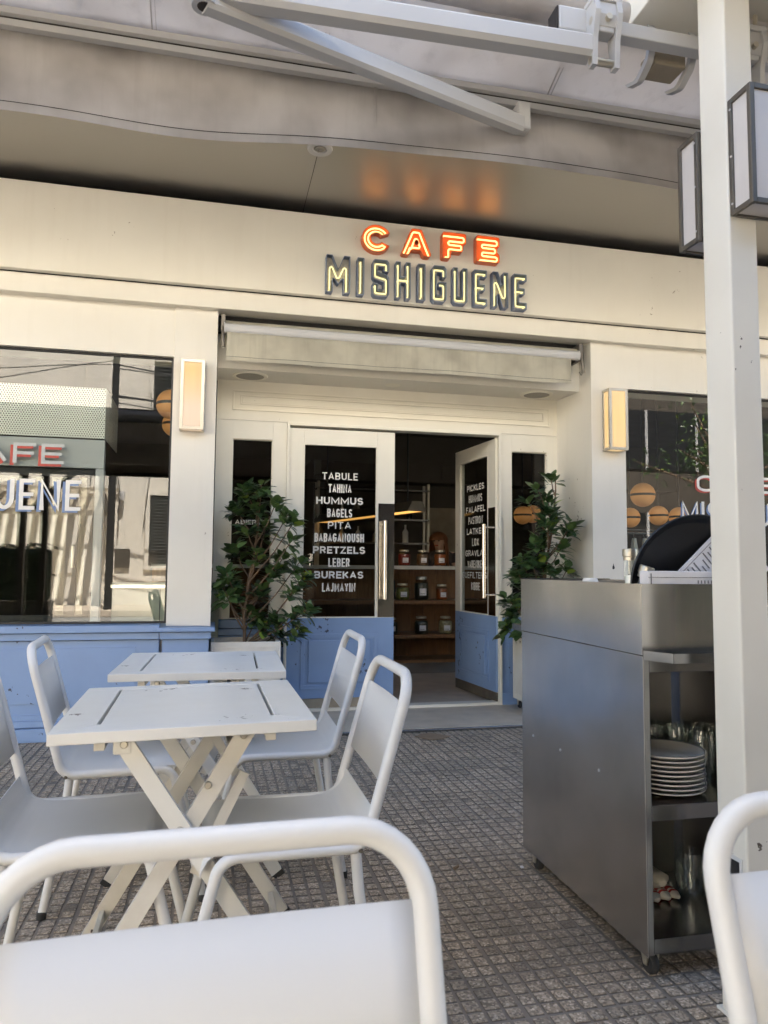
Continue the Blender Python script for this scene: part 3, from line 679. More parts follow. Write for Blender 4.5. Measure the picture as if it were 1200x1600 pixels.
# ------------------------------------------------------------------ channel letter signs
def letter_shapes(ch):
    """outline loops and neon strokes in a unit cell, u 0..1, v 0..1 (aspect handled by the caller)"""
    a, b = .30, .17     # stroke across, stroke high
    if ch == 'I': return [[(0, 0), (1, 0), (1, 1), (0, 1)]], [[(.5, .1), (.5, .9)]]
    if ch == 'M': return [[(0, 0), (.28, 0), (.28, .42), (.5, .22), (.72, .42), (.72, 0), (1, 0), (1, 1), (.74, 1), (.5, .62), (.26, 1), (0, 1)]], [[(.15, .08), (.15, .86), (.5, .34), (.85, .86), (.85, .08)]]
    if ch == 'S': return [[(.12, 0), (.88, 0), (1, .07), (1, .52), (.88, .60), (.34, .66), (.34, .80), (.66, .80), (.66, .68), (1, .68), (1, .93), (.88, 1), (.12, 1), (0, .93), (0, .53), (.12, .45), (.66, .39), (.66, .2), (.34, .2), (.34, .36), (0, .36), (0, .07)]], [[(.84, .73), (.84, .89), (.17, .89), (.17, .55), (.84, .48), (.84, .1), (.17, .1), (.17, .3)]]
    if ch == 'H': return [[(0, 0), (.34, 0), (.34, .42), (.66, .42), (.66, 0), (1, 0), (1, 1), (.66, 1), (.66, .6), (.34, .6), (.34, 1), (0, 1)]], [[(.17, .08), (.17, .92)], [(.83, .08), (.83, .92)], [(.17, .51), (.83, .51)]]
    if ch == 'G': return [[(.15, 0), (.85, 0), (1, .08), (1, .56), (.45, .56), (.45, .40), (.66, .40), (.66, .2), (.34, .2), (.34, .8), (.66, .8), (.66, .68), (1, .68), (1, .92), (.85, 1), (.15, 1), (0, .92), (0, .08)]], [[(.83, .73), (.83, .89), (.17, .89), (.17, .1), (.83, .1), (.83, .48), (.55, .48)]]
    if ch == 'U': return [[(.15, 0), (.85, 0), (1, .08), (1, 1), (.66, 1), (.66, .2), (.34, .2), (.34, 1), (0, 1), (0, .08)]], [[(.17, .92), (.17, .1), (.83, .1), (.83, .92)]]
    if ch == 'E': return [[(0, 0), (1, 0), (1, .2), (.42, .2), (.42, .42), (.85, .42), (.85, .6), (.42, .6), (.42, .8), (1, .8), (1, 1), (0, 1)]], [[(.9, .9), (.2, .9), (.2, .1), (.9, .1)], [(.2, .51), (.75, .51)]]
    if ch == 'N': return [[(0, 0), (.32, 0), (.32, .5), (.64, 0), (1, 0), (1, 1), (.68, 1), (.68, .52), (.36, 1), (0, 1)]], [[(.16, .08), (.16, .9), (.84, .1), (.84, .92)]]
    if ch == 'A2': return [[(0, 0), (.27, 0), (.34, .2), (.66, .2), (.73, 0), (1, 0), (.66, 1), (.34, 1)], [(.42, .40), (.58, .40), (.5, .68)]], [[(.10, .06), (.40, .9), (.60, .9), (.90, .06)], [(.36, .32), (.5, .78), (.64, .32), (.36, .32)], [(.25, .12), (.31, .30)]]
    if ch == 'F2': return [[(.0, 0), (.36, 0), (.36, .28), (.86, .28), (.86, .55), (1, .62), (1, 1), (0, 1)]], [[(.08, .88), (.93, .88), (.93, .70), (.28, .70), (.28, .56), (.82, .56), (.82, .40), (.28, .40), (.28, .08), (.16, .08)]]
    if ch == 'E2': return [[(0, 0), (1, 0), (1, .32), (.90, .40), (.90, .56), (1, .64), (1, 1), (0, 1)]], [[(.08, .88), (.92, .88), (.92, .70), (.28, .70), (.28, .57), (.84, .57), (.84, .40), (.28, .40), (.28, .26), (.92, .26), (.92, .1), (.2, .1)]]
    if ch == 'C2':
        o = []; N = 22
        for k in range(N+1):
            t = R(28)+(R(332)-R(28))*k/N; o.append((.5+.5*math.cos(t), .5+.5*math.sin(t)))
        for k in range(N+1):
            t = R(325)-(R(325)-R(35))*k/N; o.append((.5+.20*math.cos(t), .5+.20*math.sin(t)))
        n1 = [(.5+.40*math.cos(R(40)+(R(280))*k/24), .5+.40*math.sin(R(40)+(R(280))*k/24)) for k in range(25)]
        n2 = [(.5+.28*math.cos(R(315)-(R(270))*k/24), .5+.28*math.sin(R(315)-(R(270))*k/24)) for k in range(25)]
        return [o], [n1+n2]
def round_loop(l, r):
    n = len(l); out = []
    for i in range(n):
        a, b, c = (Vector((*l[(i+k-1) % n], 0)) for k in range(3))
        if (a-b).length < 1e-6 or (c-b).length < 1e-6: continue
        if (a-b).angle(c-b) > R(150): out.append(tuple(b[:2])); continue
        f = fillet([a, b, c], r, 3)[1:-1]; out += [tuple(p[:2]) for p in f]
    return out
def channel_letter(parent, ch, x0, x1, z0, z1, wallmat, backmat, tubemat, yb=5.0895, yf=5.03, rnd=.008, tr=.0058, facemat=None):
    outs, neon = letter_shapes(ch); w, h = x1-x0, z1-z0
    S = lambda p: (x0+p[0]*w, z0+p[1]*h)
    loops = [round_loop([S(p) for p in l], rnd if len(l) < 30 else 0.0001) for l in outs]
    m = MB()
    t = .0045
    for l in loops:                                   # side walls with real thickness
        n = len(l); area = sum(l[i][0]*l[(i+1) % n][1]-l[(i+1) % n][0]*l[i][1] for i in range(n)); sg = 1 if area > 0 else -1
        if l is not loops[0]: sg = -sg
        inn = []
        for i in range(n):
            a, b, c = Vector(l[i-1]), Vector(l[i]), Vector(l[(i+1) % n])
            d1 = (b-a).normalized(); d2 = (c-b).normalized()
            nn = Vector((-(d1.y+d2.y), d1.x+d2.x)); nn = nn.normalized() if nn.length > 1e-6 else Vector((-d1.y, d1.x))
            inn.append(b+nn*sg*t)
        v = [(p[0], yb, p[1]) for p in l]+[(p[0], yf, p[1]) for p in l]+[(p.x, yf, p.y) for p in inn]+[(p.x, yb-.006, p.y) for p in inn]
        f = []
        for q in range(3):
            f += [(q*n+i, q*n+(i+1) % n, (q+1)*n+(i+1) % n, (q+1)*n+i) for i in range(n)]
        m.add(v, f)
    L = m.build('letter', wallmat, parent)
    flat = [Vector((p[0], p[1], 0)) for l in loops for p in l]
    tri = tessellate_polygon([[Vector((p[0], p[1], 0)) for p in l] for l in loops])
    m = MB(); m.add([(p.x, yb-.008, p.y) for p in flat], [list(q) for q in tri]); m.build('tray', backmat, L)
    m = MB()
    for s_ in neon:
        P = [Vector((S(p)[0], yf+.018, S(p)[1])) for p in s_]
        if len(P) > 2 and len(P) < 20: P = fillet(P, .012, 4)
        P = [Vector((P[0].x, yb-.01, P[0].z))]+P+[Vector((P[-1].x, yb-.01, P[-1].z))]
        m.tube(P, tr, 8)
    m.build('neon_tube', tubemat, L)
    return L
sg1 = thing('neon_sign', 'orange red channel letters reading CAFE with warm neon tubes', 'sign', (1.5, 5.09, 3.4))
px = lambda p: .71+(p-503)*.00488
for ch, a, b in (('C2', 559.5, 604), ('A2', 618.5, 667), ('F2', 683, 721), ('E2', 737, 775)):
    xm = (px(a)+px(b))/2; dz = (xm-1.0)*.022
    channel_letter(sg1, ch, px(a), px(b), 3.388+dz*.55, 3.59+dz*.5, 'orange', 'orange', 'neon_o', rnd=.016, tr=.0062)
sg2 = thing('neon_sign', 'blue grey channel letters reading MISHIGUENE with yellow neon tubes', 'sign', (1.5, 5.09, 3.1))
for ch, a, b in zip('MISHIGUENE', (507, 553, 576, 611, 645, 667, 700, 733.5, 763.5, 798), (542.5, 563.5, 601, 634, 656.8, 689.7, 723, 754.4, 789, 819.5)):
    channel_letter(sg2, ch, px(a), px(b), 3.062, 3.335, 'slate', 'letter_back', 'neon_y', rnd=.006, tr=.0055)

# ------------------------------------------------------------------ entrance awning (rolled up)
t = thing('entrance_awning', 'rolled up cream awning with stained canvas valance over the doorway', 'awning', (1.4, 5.2, 2.75))
def valance(x0, x1, y, ztop, zbot, n, amp, wav, mat, par, seed, sag=.0):
    rnd = random.Random(seed); m = MB(); m.smooth = True; V = []; rows = 7
    ph = [rnd.uniform(0, 6) for _ in range(6)]
    for i in range(n+1):
        u = i/n; x = x0+(x1-x0)*u
        w = wav*(math.sin(u*23+ph[0])*.5+math.sin(u*11+ph[1])+.3*math.sin(u*57+ph[2]))
        zb = zbot+amp*(math.sin(u*7+ph[3])+.5*math.sin(u*17+ph[4])+.25*math.sin(u*41+ph[5]))
        for k in range(rows+1):
            q = k/rows; V.append((x, y+w*q+sag*q*q, ztop+(zb-ztop)*q))
    F = [(i*(rows+1)+k, (i+1)*(rows+1)+k, (i+1)*(rows+1)+k+1, i*(rows+1)+k+1) for i in range(n) for k in range(rows)]
    m.add(V, F); o = m.build('valance', mat, par)
    so = o.modifiers.new('thick', 'SOLIDIFY'); so.thickness = .0025
    m = MB(); m.smooth = True                                   # stitched hem
    hem = []
    for i in range(n+1):
        top = Vector(V[i*(rows+1)+rows-1]); bot = Vector(V[i*(rows+1)+rows]); hem.append((bot, top))
    VV = []
    for b_, t_ in hem:
        d = (t_-b_).normalized(); VV += [b_+Vector((0, -.004, -.001)), b_+d*.026+Vector((0, -.0035, 0))]
    m.add(VV, [(2*i, 2*i+2, 2*i+3, 2*i+1) for i in range(n)]); hm = m.build('hem', mat, o, False)
    hm.location = (0, 0, 0)
    m = MB(); m.tube([VV[2*i+1]+Vector((0, -.001, 0)) for i in range(n+1)], .0011, 5); m.build('stitching', 'slot', o, False)
    return o
val = valance(.055, 2.675, 5.150, 2.756, 2.556, 60, .003, .004, 'valance2', t, 3)
g = MB(); g.box(1.78, 1.79, 5.1445, 5.148, 2.562, 2.755); g.build('seam', 'valance2', val, False)
g = MB(); prof = [(5.145, 2.752), (5.136, 2.765), (5.133, 2.785), (5.140, 2.808), (5.158, 2.818), (5.185, 2.816), (5.19, 2.756)]
g.prism(prof, .043, 2.735, 0); g.build('front_bar', 'alu', t)
g = MB()
for x in (.036, 2.735): g.prism([(5.140, 2.746), (5.128, 2.765), (5.126, 2.79), (5.136, 2.815), (5.158, 2.825), (5.195, 2.82), (5.198, 2.75)], x, x+.010, 0)
g.build('end_cap', 'alu', t)
g = MB(); g.tube([(.02, 5.25, 2.82), (2.80, 5.25, 2.82)], .045, 16); g.build('fabric_roll', 'valance2', t)
g = MB()
for x in (.015, 2.765):
    g = MB(); g.box(x, x+.03, 5.18, 5.36, 2.76, 2.89, .004); g.tube([(x+.015, 5.19, 2.80), (x+.015, 5.16, 2.70), (x+.02, 5.17, 2.65)], .011, 8); g.build('bracket', 'lampframe', t)
g = MB(); g.tube([(2.78, 5.17, 2.72), (2.795, 5.165, 2.66), (2.77, 5.17, 2.635), (2.755, 5.17, 2.66)], .006, 8); g.build('crank_hook', 'lampframe', t)

# ------------------------------------------------------------------ box lamps
def box_lamp(label, x0, x1, y0, y1, z0, z1, framemat, panel, group, wall_y, w=.022):
    """frame of bars with inset panels on three sides and below"""
    t = thing('box_lamp', label, 'lamp', ((x0+x1)/2, wall_y, z0), 0, group)
    g = MB(); e = .002
    for (xa, xb, ya, yb) in ((x0, x0+w, y0, y0+w), (x1-w, x1, y0, y0+w), (x0, x0+w, y1-w, y1), (x1-w, x1, y1-w, y1)): g.box(xa, xb, ya, yb, z0, z1, e)
    for z_ in (z0, z1-w):
        g.box(x0+w, x1-w, y0, y0+w*.7, z_, z_+w, e*.6); g.box(x0+w, x1-w, y1-w*.7, y1, z_, z_+w, e*.6)
        g.box(x0, x0+w*.7, y0+w, y1-w, z_, z_+w, e*.6); g.box(x1-w*.7, x1, y0+w, y1-w, z_, z_+w, e*.6)
    g.build('frame', framemat, t)
    g = MB(); i = .006
    g.box(x0+w*.6, x1-w*.6, y0+i, y0+i+.004, z0+w*.6, z1-w*.6); g.box(x0+i, x0+i+.004, y0+w*.6, y1-w*.6, z0+w*.6, z1-w*.6); g.box(x1-i-.004, x1-i, y0+w*.6, y1-w*.6, z0+w*.6, z1-w*.6)
    g.box(x0+w*.6, x1-w*.6, y0+w*.6, y1-w*.6, z0+i, z0+i+.004); g.box(x0+w*.6, x1-w*.6, y0+w*.6, y1-w*.6, z1-i-.004, z1-i)
    g.build('panel', panel, t)
    g = MB(); g.smooth = False
    for z_ in (z0+.03, (z0+z1)/2, z1-.03): g.lathe([(0, x0-.002), (.003, x0-.0015), (.0035, x0+.001)], (0, y1-.01 if y1 < wall_y+.001 else y0+.01, z_), 8, 'x')
    g.build('screw', 'alu', t)
    return t
lp1 = lamp_panel('opal_panel_lit_top', 2.46, (1, .55, .10), (1, .72, .50), .062, .26)
lp2 = lamp_panel('opal_panel_lit', 2.30, (1, .64, .22), (1, .66, .30), .072, .30)
box_lamp('lit box lamp on left pilaster, glowing amber only in its upper half', -.245, -.085, 5.10, 5.199, 2.045, 2.53, 'nickel', lp1, 'lit box lamps on the pilasters', 5.2)
box_lamp('lit box lamp on right pilaster, evenly amber beside the dark window', 2.965, 3.125, 5.09, 5.199, 2.045, 2.53, 'nickel', lp2, 'lit box lamps on the pilasters', 5.2)

# foreground pillar with two unlit lamps
t = thing('pillar', 'cream painted square steel pillar standing before the steel trolley', 'pillar', (1.345, 1.675, 0))
g = MB(); g.prism([tuple(p[:2]) for p in fillet([(1.33, 1.617, 0), (1.382, 1.617, 0), (1.382, 1.725, 0), (1.297, 1.725, 0), (1.297, 1.617, 0), (1.33, 1.617, 0)], .006, 3)[:-1]], 0, 3.3); g.build('shaft', 'pillar', t)
g = MB(); g.box(1.2945, 1.2965, 1.632, 1.71, .30, .405, .0006); framebox(g, 1.29, 1.2965, .29, .30, .001, 1.63, 1.632)
hb = g.build('hatch_frame', 'white', t)
g = MB(); g.box(1.2925, 1.2944, 1.642, 1.70, .31, .395); g.build('hatch', 'rubber', t)
g = MB(); g.box(1.2885, 1.3805, 1.606, 1.735, .0, .008, .002); g.build('base_plate', 'pillar', t)
box_lamp('unlit white box lamp with bronze frame on near side of the pillar', 1.299, 1.455, 1.53, 1.615, 2.045, 2.362, 'lampframe', 'opal_off', 'unlit box lamps on the pillar', 1.617, .014)
box_lamp('unlit white box lamp half hidden on far side of the pillar', 1.287, 1.44, 1.727, 1.815, 2.03, 2.345, 'lampframe', 'opal_off', 'unlit box lamps on the pillar', 1.725, .014)
# header beam over the pillar
t = thing('header_beam', 'cream beam across the top of the pillar above the awning', 'beam', (1.3, 1.6, 2.8))
g = MB(); g.box(.72, 4, 1.95, 2.03, 2.83, 3.0, .004); g.box(1.19, 1.44, -1.8, 1.945, 2.765, 2.96, .004); g.build('rail', 'pillar', t)
g = MB(); g.box(1.445, 4, 1.05, 1.945, 2.90, 2.93); g.build('ceiling_board', 'pillar', t)

# ------------------------------------------------------------------ big retractable awning
t = thing('retractable_awning', 'large grey canvas awning with white folding arms overhead', 'awning', (0, 2.0, 2.7))
YB = 2.25
g = MB()   # front bar: two ribs with a groove
bar_prof = [(YB-.028, 2.683), (YB-.03, 2.702), (YB-.018, 2.706), (YB-.018, 2.716), (YB-.03, 2.72), (YB-.027, 2.742), (YB-.012, 2.752), (YB+.03, 2.752), (YB+.04, 2.735), (YB+.04, 2.683)]
g.prism(bar_prof, -3.2, 3.2, 0); g.build('front_bar', 'alu', t)
g = MB(); g.box(-3.2, 3.2, YB-.0185, YB-.0165, 2.7065, 2.7155); g.build('groove', 'slot', t)
g = MB(); g.prism([(YB-.034, 2.678), (YB-.036, 2.745), (YB-.012, 2.757), (YB+.034, 2.757), (YB+.045, 2.735), (YB+.045, 2.678)], 3.2, 3.212, 0); g.build('end_cap', 'alu', t)
vb = valance(-3.2, 3.19, YB-.002, 2.684, 2.452, 220, .018, .016, 'valance', t, 11, -.008)
g = MB(); g.box(.474, .479, YB-.010, YB-.006, 2.48, 2.683); g.box(.483, .485, YB-.010, YB-.006, 2.48, 2.683); g.build('seam', 'valance', vb, False)
# canvas from the roll to the bar
g = MB(); g.smooth = True; V = []; nx, ny = 60, 10
for i in range(nx+1):
    x = -3.2+6.39*i/nx
    for k in range(ny+1):
        q = k/ny; V.append((x, 1.90+(YB-1.90)*q, 2.868+(2.752-2.868)*q-.012*math.sin(q*math.pi)+.003*math.sin(x*9+q*4)))
g.add(V, [(i*(ny+1)+k, (i+1)*(ny+1)+k, (i+1)*(ny+1)+k+1, i*(ny+1)+k+1) for i in range(nx) for k in range(ny)])
cv = g.build('canvas', 'fabric', t); cv.modifiers.new('thick', 'SOLIDIFY').thickness = .002
g = MB()
for x in (-1.15, -.22, .30, 1.08): g.bar((x, 1.91, 2.858), (x, YB-.01, 2.741), .004, .002, (0, 0, 1)); g.bar((x+.012, 1.91, 2.858), (x+.012, YB-.01, 2.741), .002, .002, (0, 0, 1))
g.build('canvas_seam', 'valance', cv, False)
g = MB(); g.tube([(-3.2, 1.93, 2.81), (3.2, 1.93, 2.81)], .046, 18); g.build('fabric_roll', 'valance', t)
# square torsion bar
g = MB(); g.box(.99, 4, 1.80, 1.84, 2.650, 2.692, .003); tb = g.build('torsion_bar', 'alu', t)
g = MB(); g.box(.905, 1.0, 1.79, 1.85, 2.628, 2.70, .006); g.tube([(.95, 1.80, 2.63), (.95, 1.80, 2.612)], .008, 8); g.build('bar_end_block', 'alu', t)
g = MB(); g.box(.900, .9045, 1.792, 1.848, 2.632, 2.696); g.build('block_plug', 'slot', t)
def arm_bracket(x):
    g = MB(); y = 1.775
    for dx in (-.034, .034):
        g.prism([(1.79, 2.712), (1.745, 2.712), (1.735, 2.66), (1.752, 2.59), (1.758, 2.515), (1.782, 2.515), (1.792, 2.59), (1.798, 2.66)], x+dx-.0075, x+dx+.0075, 0)
    g.prism([(1.79, 2.694), (1.748, 2.694), (1.742, 2.655), (1.75, 2.625), (1.79, 2.615)], x-.0262, x+.0262, 0)
    g.box(x-.044, x+.044, 1.742, 1.80, 2.695, 2.712, .003); g.box(x-.024, x+.024, 1.752, 1.79, 2.61, 2.66, .004)
    b = g.build('arm_bracket', 'alu', t)
    for (dx, z_, yy) in ((-.02, 2.725, 1.76), (.02, 2.725, 1.76)):
        g = MB(); g.tube([(x+dx, yy, 2.7085), (x+dx, yy, 2.755)], .006, 8); g.lathe([(0, 2.70), (.010, 2.70), (.010, 2.708), (0, 2.7085)], (x+dx, yy, 0), 6, 'z', False); g.build('bolt', 'nickel', b, False)
    for (z_, yy, r_) in ((2.645, 1.765, .011), (2.532, 1.77, .011)): g = MB(); g.tube([(x-.042, yy, z_), (x+.042, yy, z_)], r_, 10); g.build('bolt', 'nickel', b, False)
    g = MB(); g.tube([(x, 1.735, 2.645), (x, 1.80, 2.645)], .009, 10); g.build('bolt', 'nickel', b, False)
arm_bracket(1.03); arm_bracket(1.50)
# upper arm, elbow, forearm
def arm(pts, w, h, name):
    g = MB(); a, b = Vector(pts[0]), Vector(pts[1]); d = (b-a).normalized(); n = d.cross(Vector((0, 0, 1))).normalized(); u = n.cross(d)
    ring = [(-.5, -.32), (-.32, -.5), (.32, -.5), (.5, -.32), (.5, .32), (.32, .5), (-.32, .5), (-.5, .32)]
    v = [p+n*x*w+u*y*h for p in (a, b) for x, y in ring]
    g.add(v, [list(range(8))[::-1], list(range(8, 16))]+[(i, (i+1) % 8, 8+(i+1) % 8, 8+i) for i in range(8)])
    return g.build(name, 'alu', t)
arm([(.992, 1.785, 2.575), (-.02, 1.80, 2.562)], .060, .066, 'upper_arm')
arm([(-.055, 1.80, 2.535), (.965, 2.205, 2.605)], .05, .058, 'forearm')
g = MB(); g.tube([(-.055, 1.80, 2.515), (-.055, 1.80, 2.62)], .032, 18); el = g.build('elbow', 'alu', t)
g = MB(); g.lathe([(0, 2.513), (.017, 2.5135), (.019, 2.5155)], (-.055, 1.80, 0), 16); g.build('elbow_plug', 'slot', el, False)
g = MB(); g.box(.955, 1.0, 2.185, 2.245, 2.585, 2.68, .006); g.lathe([(0, 2.583), (.006, 2.5835), (.007, 2.586)], (.985, 2.2, 0), 10); g.build('arm_shoe', 'alu', t)
# curved canvas clamp beside the pillar
g = MB(); pf = [tuple(p[:2]) for p in fillet([(1.86, 2.745, 0), (1.85, 2.70, 0), (1.875, 2.645, 0), (1.93, 2.615, 0), (1.985, 2.635, 0)], .03, 4)]
for x in (1.245, 1.385):
    ins = [(p[0]+.012, p[1]+.016) for p in pf]; g = MB(); g.prism(pf+ins[::-1], x-.010, x+.010, 0); g.build('roll_support', 'alu', t)
g = MB(); g.box(1.262, 1.368, 1.875, 1.955, 2.645, 2.70, .005); g.build('motor_box', 'kick_l', t)

# ------------------------------------------------------------------ tables
def make_table():
    t = thing('folding_table', 'nearer white folding table with slatted crossed legs, chipped front corner', 'table', (0, 0, 0), 0, 'white folding tables')
    wx, wy, zt, th = .62, .66, .74, .027; x, y = wx/2, wy/2; ix, iy0, iy1 = x-.098, y-.085, y-.05
    g = MB(); e = .0012
    g.prism([(-x, -y), (x, -y), (ix, -iy0), (-ix, -iy0)], zt-th, zt); g.prism([(x, y), (-x, y), (-ix, iy1), (ix, iy1)], zt-th, zt)
    g.prism([(x, -y+e*2), (x, y-e*2), (ix+e, iy1-e), (ix+e, -iy0+e)], zt-th, zt); g.prism([(-x, y-e*2), (-x, -y+e*2), (-ix-e, -iy0+e), (-ix-e, iy1-e)], zt-th, zt)
    o = g.build('table_frame', 'white_table', t, False); bv = o.modifiers.new('edge', 'BEVEL'); bv.width = .0018; bv.segments = 2
    g = MB(); g.box(-ix+.007, ix-.007, -iy0+.0015, iy1-.0015, zt-.02, zt-.001, .002); g.build('table_panel', 'white_table', t, False)
    g = MB(); g.box(-ix-.01, ix+.01, -iy0-.008, iy1+.008, zt-.026, zt-.021); g.build('under_sheet', 'slot', t, False)
    g = MB()
    for s in (-1, 1): g = MB(); g.box(s*.2-.012, s*.2+.012, -y+.03, y-.03, zt-.05, zt-th-.0005); g.build('rail', 'worn_leg', t, False)
    for s in (-1, 1):
        ya, yb = s*.285, s*.262
        for (x0, x1, yy) in ((-.152, .30, ya), (.145, -.30, yb)):
            g = MB(); g.bar((x0, yy, .712), (x1, yy, .0), .042, .018); L = g.build('leg', 'worn_leg' if yy == yb else 'white_table', t, False)
            g = MB(); dx = x1-x0
            g.bar((x1-dx*.02, yy, .014), (x1+dx*.004, yy, -.0005), .046, .022); g.build('foot', 'rubber', L, False)
        g = MB()
        for (xx, zz) in ((-.015, .49), (-.145, .70), (.135, .70), (.05, .585)):
            yo = ya+.013*s if (xx, zz) in ((-.015, .49), (-.145, .70)) else yb+.013*s
            g = MB(); g.lathe([(0, yo+.003*s), (.007, yo+.003*s), (.0095, yo), (.0095, yo-.006*s)], (xx, 0, zz), 10, 'y'); g.build('bolt', 'nickel', t, False)
        g = MB(); g.box(-.170, -.128, ya-.011, ya+.011, .676, .713, .004); g.build('hinge_plate', 'white_table', t, False)
    for (xx, zz, w_) in ((-.25, .065, .03), (.25, .065, .03), (.105, .64, .03)):
        g = MB(); g.box(xx-.008, xx+.008, -.25, .25, zz, zz+w_, .002); g.build('stretcher', 'worn_leg', t, False)
    for a_s, b_s in (((.02, .20, .70), (.14, .235, .47)), ((.14, -.232, .60), (.02, -.225, .36))): g = MB(); g.bar(a_s, b_s, .026, .012); g.build('stay', 'worn_leg', t, False)
    return t
tab = make_table(); tab.location = (-.043, 2.168, 0); tab.rotation_euler = (0, R(-.85), R(.8))
dup(tab, (-.030, 3.075, 0), R(-1.5), 'farther white folding table between the chairs and the blue wall', 'white folding tables')

# ------------------------------------------------------------------ chairs
def make_chair():
    t = thing('metal_chair', 'x', 'chair', (0, 0, 0), 0, 'white metal chairs')
    hw, r = .208, .0143
    pts = [(-hw, .455, .008), (-hw, .343, .44), (-hw, 0, .44), (-hw, -.1148, .848), (hw, -.1148, .848), (hw, 0, .44), (hw, .343, .44), (hw, .455, .008)]
    g = MB(); g.tube(fillet(pts, [0, .055, .055, .078, .078, .055, .055, 0], 8), r, 14); g.build('frame', 'white', t, False)
    for s in (-1, 1):
        g = MB(); g.tube(fillet([(s*(hw-.004), .022, .43), (s*(hw-.004), .012, .33), (s*(hw-.004), -.045, .008)], .12, 5), .0135, 12); L = g.build('leg', 'white', t, False)
        g = MB(); g.lathe([(0, 0), (.0150, 0), (.0155, .022), (.0135, .024)], (s*(hw-.004), -.045, 0), 12); g.build('foot', 'rubber', L, False)
        g = MB(); g.lathe([(0, 0), (.017, 0), (.0175, .02), (.0158, .022)], (s*hw, .455, 0), 12); g.build('foot', 'rubber', t, False)
    # seat sheet, swept up at the back
    prof = [(.388, .395), (.384, .412), (.372, .434), (.350, .4485), (.30, .4495), (.18, .446), (.08, .447), (.045, .4495), (.015, .458), (-.004, .474), (-.018, .497), (-.0255, .523)]
    pr = []
    for i in range(len(prof)-1):
        for k in range(3): q = k/3; pr.append(tuple(Vector(prof[i])*(1-q)+Vector(prof[i+1])*q))
    pr.append(prof[-1])
    g = MB(); g.smooth = True; g.sheet(pr, -hw+.006, hw-.006, .0022); o = g.build('seat', 'white', t, False)
    # back sheet between the posts
    def post(z): return -.1148*(z-.44)/(.848-.44)
    g = MB(); g.smooth = True; V = []; n = 12
    for i in range(n+1):
        u = -1+2*i/n; bow = -.004*(1-u*u)
        for z in (.588, .782): V.append((u*(hw-.008), post(z)+bow+.004, z))
    g.add(V, [(2*i, 2*i+2, 2*i+3, 2*i+1) for i in range(n)]); o = g.build('backrest', 'white', t, False); o.modifiers.new('thick', 'SOLIDIFY').thickness = .0026
    g = MB()
    for s in (-1, 1): g = MB(); g.lathe([(0, s*(hw+r+.0008)), (.005, s*(hw+r+.0006)), (.006, s*(hw+r-.003))], (0, .012, .437), 8, 'x'); g.build('rivet', 'kick', t, False)
    return t
ch = make_chair()
spots = [(.378, 2.02, R(90), 'white metal chair, right of nearer table, its back closest to the doorway step'),
         (.447, 2.925, R(89), 'white metal chair, right of farther table, before the blue door'),
         (-.472, 2.815, R(-86), 'white metal chair beside farther table, facing right, back against the blue wall'),
         (-.488, 2.115, R(-88), 'white metal chair left of nearer table, its back cut off by photo edge'),
         (.010, .650, R(183.4), 'large white chair back across the bottom, nearest the camera, tables beyond it'),
         (.762, .643, R(179), 'white metal chair partly out of frame beside pillar and steel trolley')]
for i, (x, y, a, lab) in enumerate(spots):
    if i == 0: ch.location = (x, y, 0); ch.rotation_euler = (0, 0, a); ch['label'] = lab
    else:
        c = dup(ch, (x, y, 0), a, lab)
        if i == 4: c.rotation_euler[1] = R(-.7); c.location.z = .002      # rocks a little on the uneven paving

# ------------------------------------------------------------------ service trolley
TX0, TX1, TY0, TY1 = 1.18, 1.56, 1.87, 2.70
t = thing('service_trolley', 'stainless steel service trolley on castors with open shelves behind pillar', 'trolley', (1.37, 2.28, 0))
g = MB(); g.box(TX0, TX0+.003, TY0, TY1, .066, .878, .0008); g.build('side_panel', 'steel', t)
g = MB(); g.box(TX1-.003, TX1, TY0, TY1, .066, .878, .0008); g.build('side_panel', 'steel', t)
g = MB(); g.box(TX0-.0015, TX1+.0015, TY0-.002, TY0+.0015, .881, 1.08); g.box(TX0-.0015, TX1+.0015, TY1-.0015, TY1+.002, .881, 1.084)
g.box(TX0-.0018, TX0+.0012, TY0+.0016, TY1-.0016, .881, 1.0805); g.box(TX1-.0012, TX1+.0018, TY0+.0016, TY1-.0016, .881, 1.0805); g.build('top_well', 'steel', t)
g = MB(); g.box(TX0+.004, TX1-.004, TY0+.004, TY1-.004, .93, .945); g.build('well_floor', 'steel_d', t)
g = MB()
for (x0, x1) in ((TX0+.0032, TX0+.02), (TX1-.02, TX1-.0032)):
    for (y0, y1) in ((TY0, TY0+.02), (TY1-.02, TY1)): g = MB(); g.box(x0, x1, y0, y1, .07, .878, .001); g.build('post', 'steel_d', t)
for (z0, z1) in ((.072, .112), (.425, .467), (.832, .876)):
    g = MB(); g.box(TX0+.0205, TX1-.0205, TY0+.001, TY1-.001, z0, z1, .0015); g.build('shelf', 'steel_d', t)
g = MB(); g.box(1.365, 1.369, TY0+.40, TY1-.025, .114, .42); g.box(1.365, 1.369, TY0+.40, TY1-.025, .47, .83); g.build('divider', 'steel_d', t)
g = MB(); g.box(TX0+.021, TX1-.021, TY0+.40, TY0+.404, .113, .423); g.box(TX0+.021, TX1-.021, TY0+.40, TY0+.404, .469, .83); g.build('back_panel', 'steel_b', t)
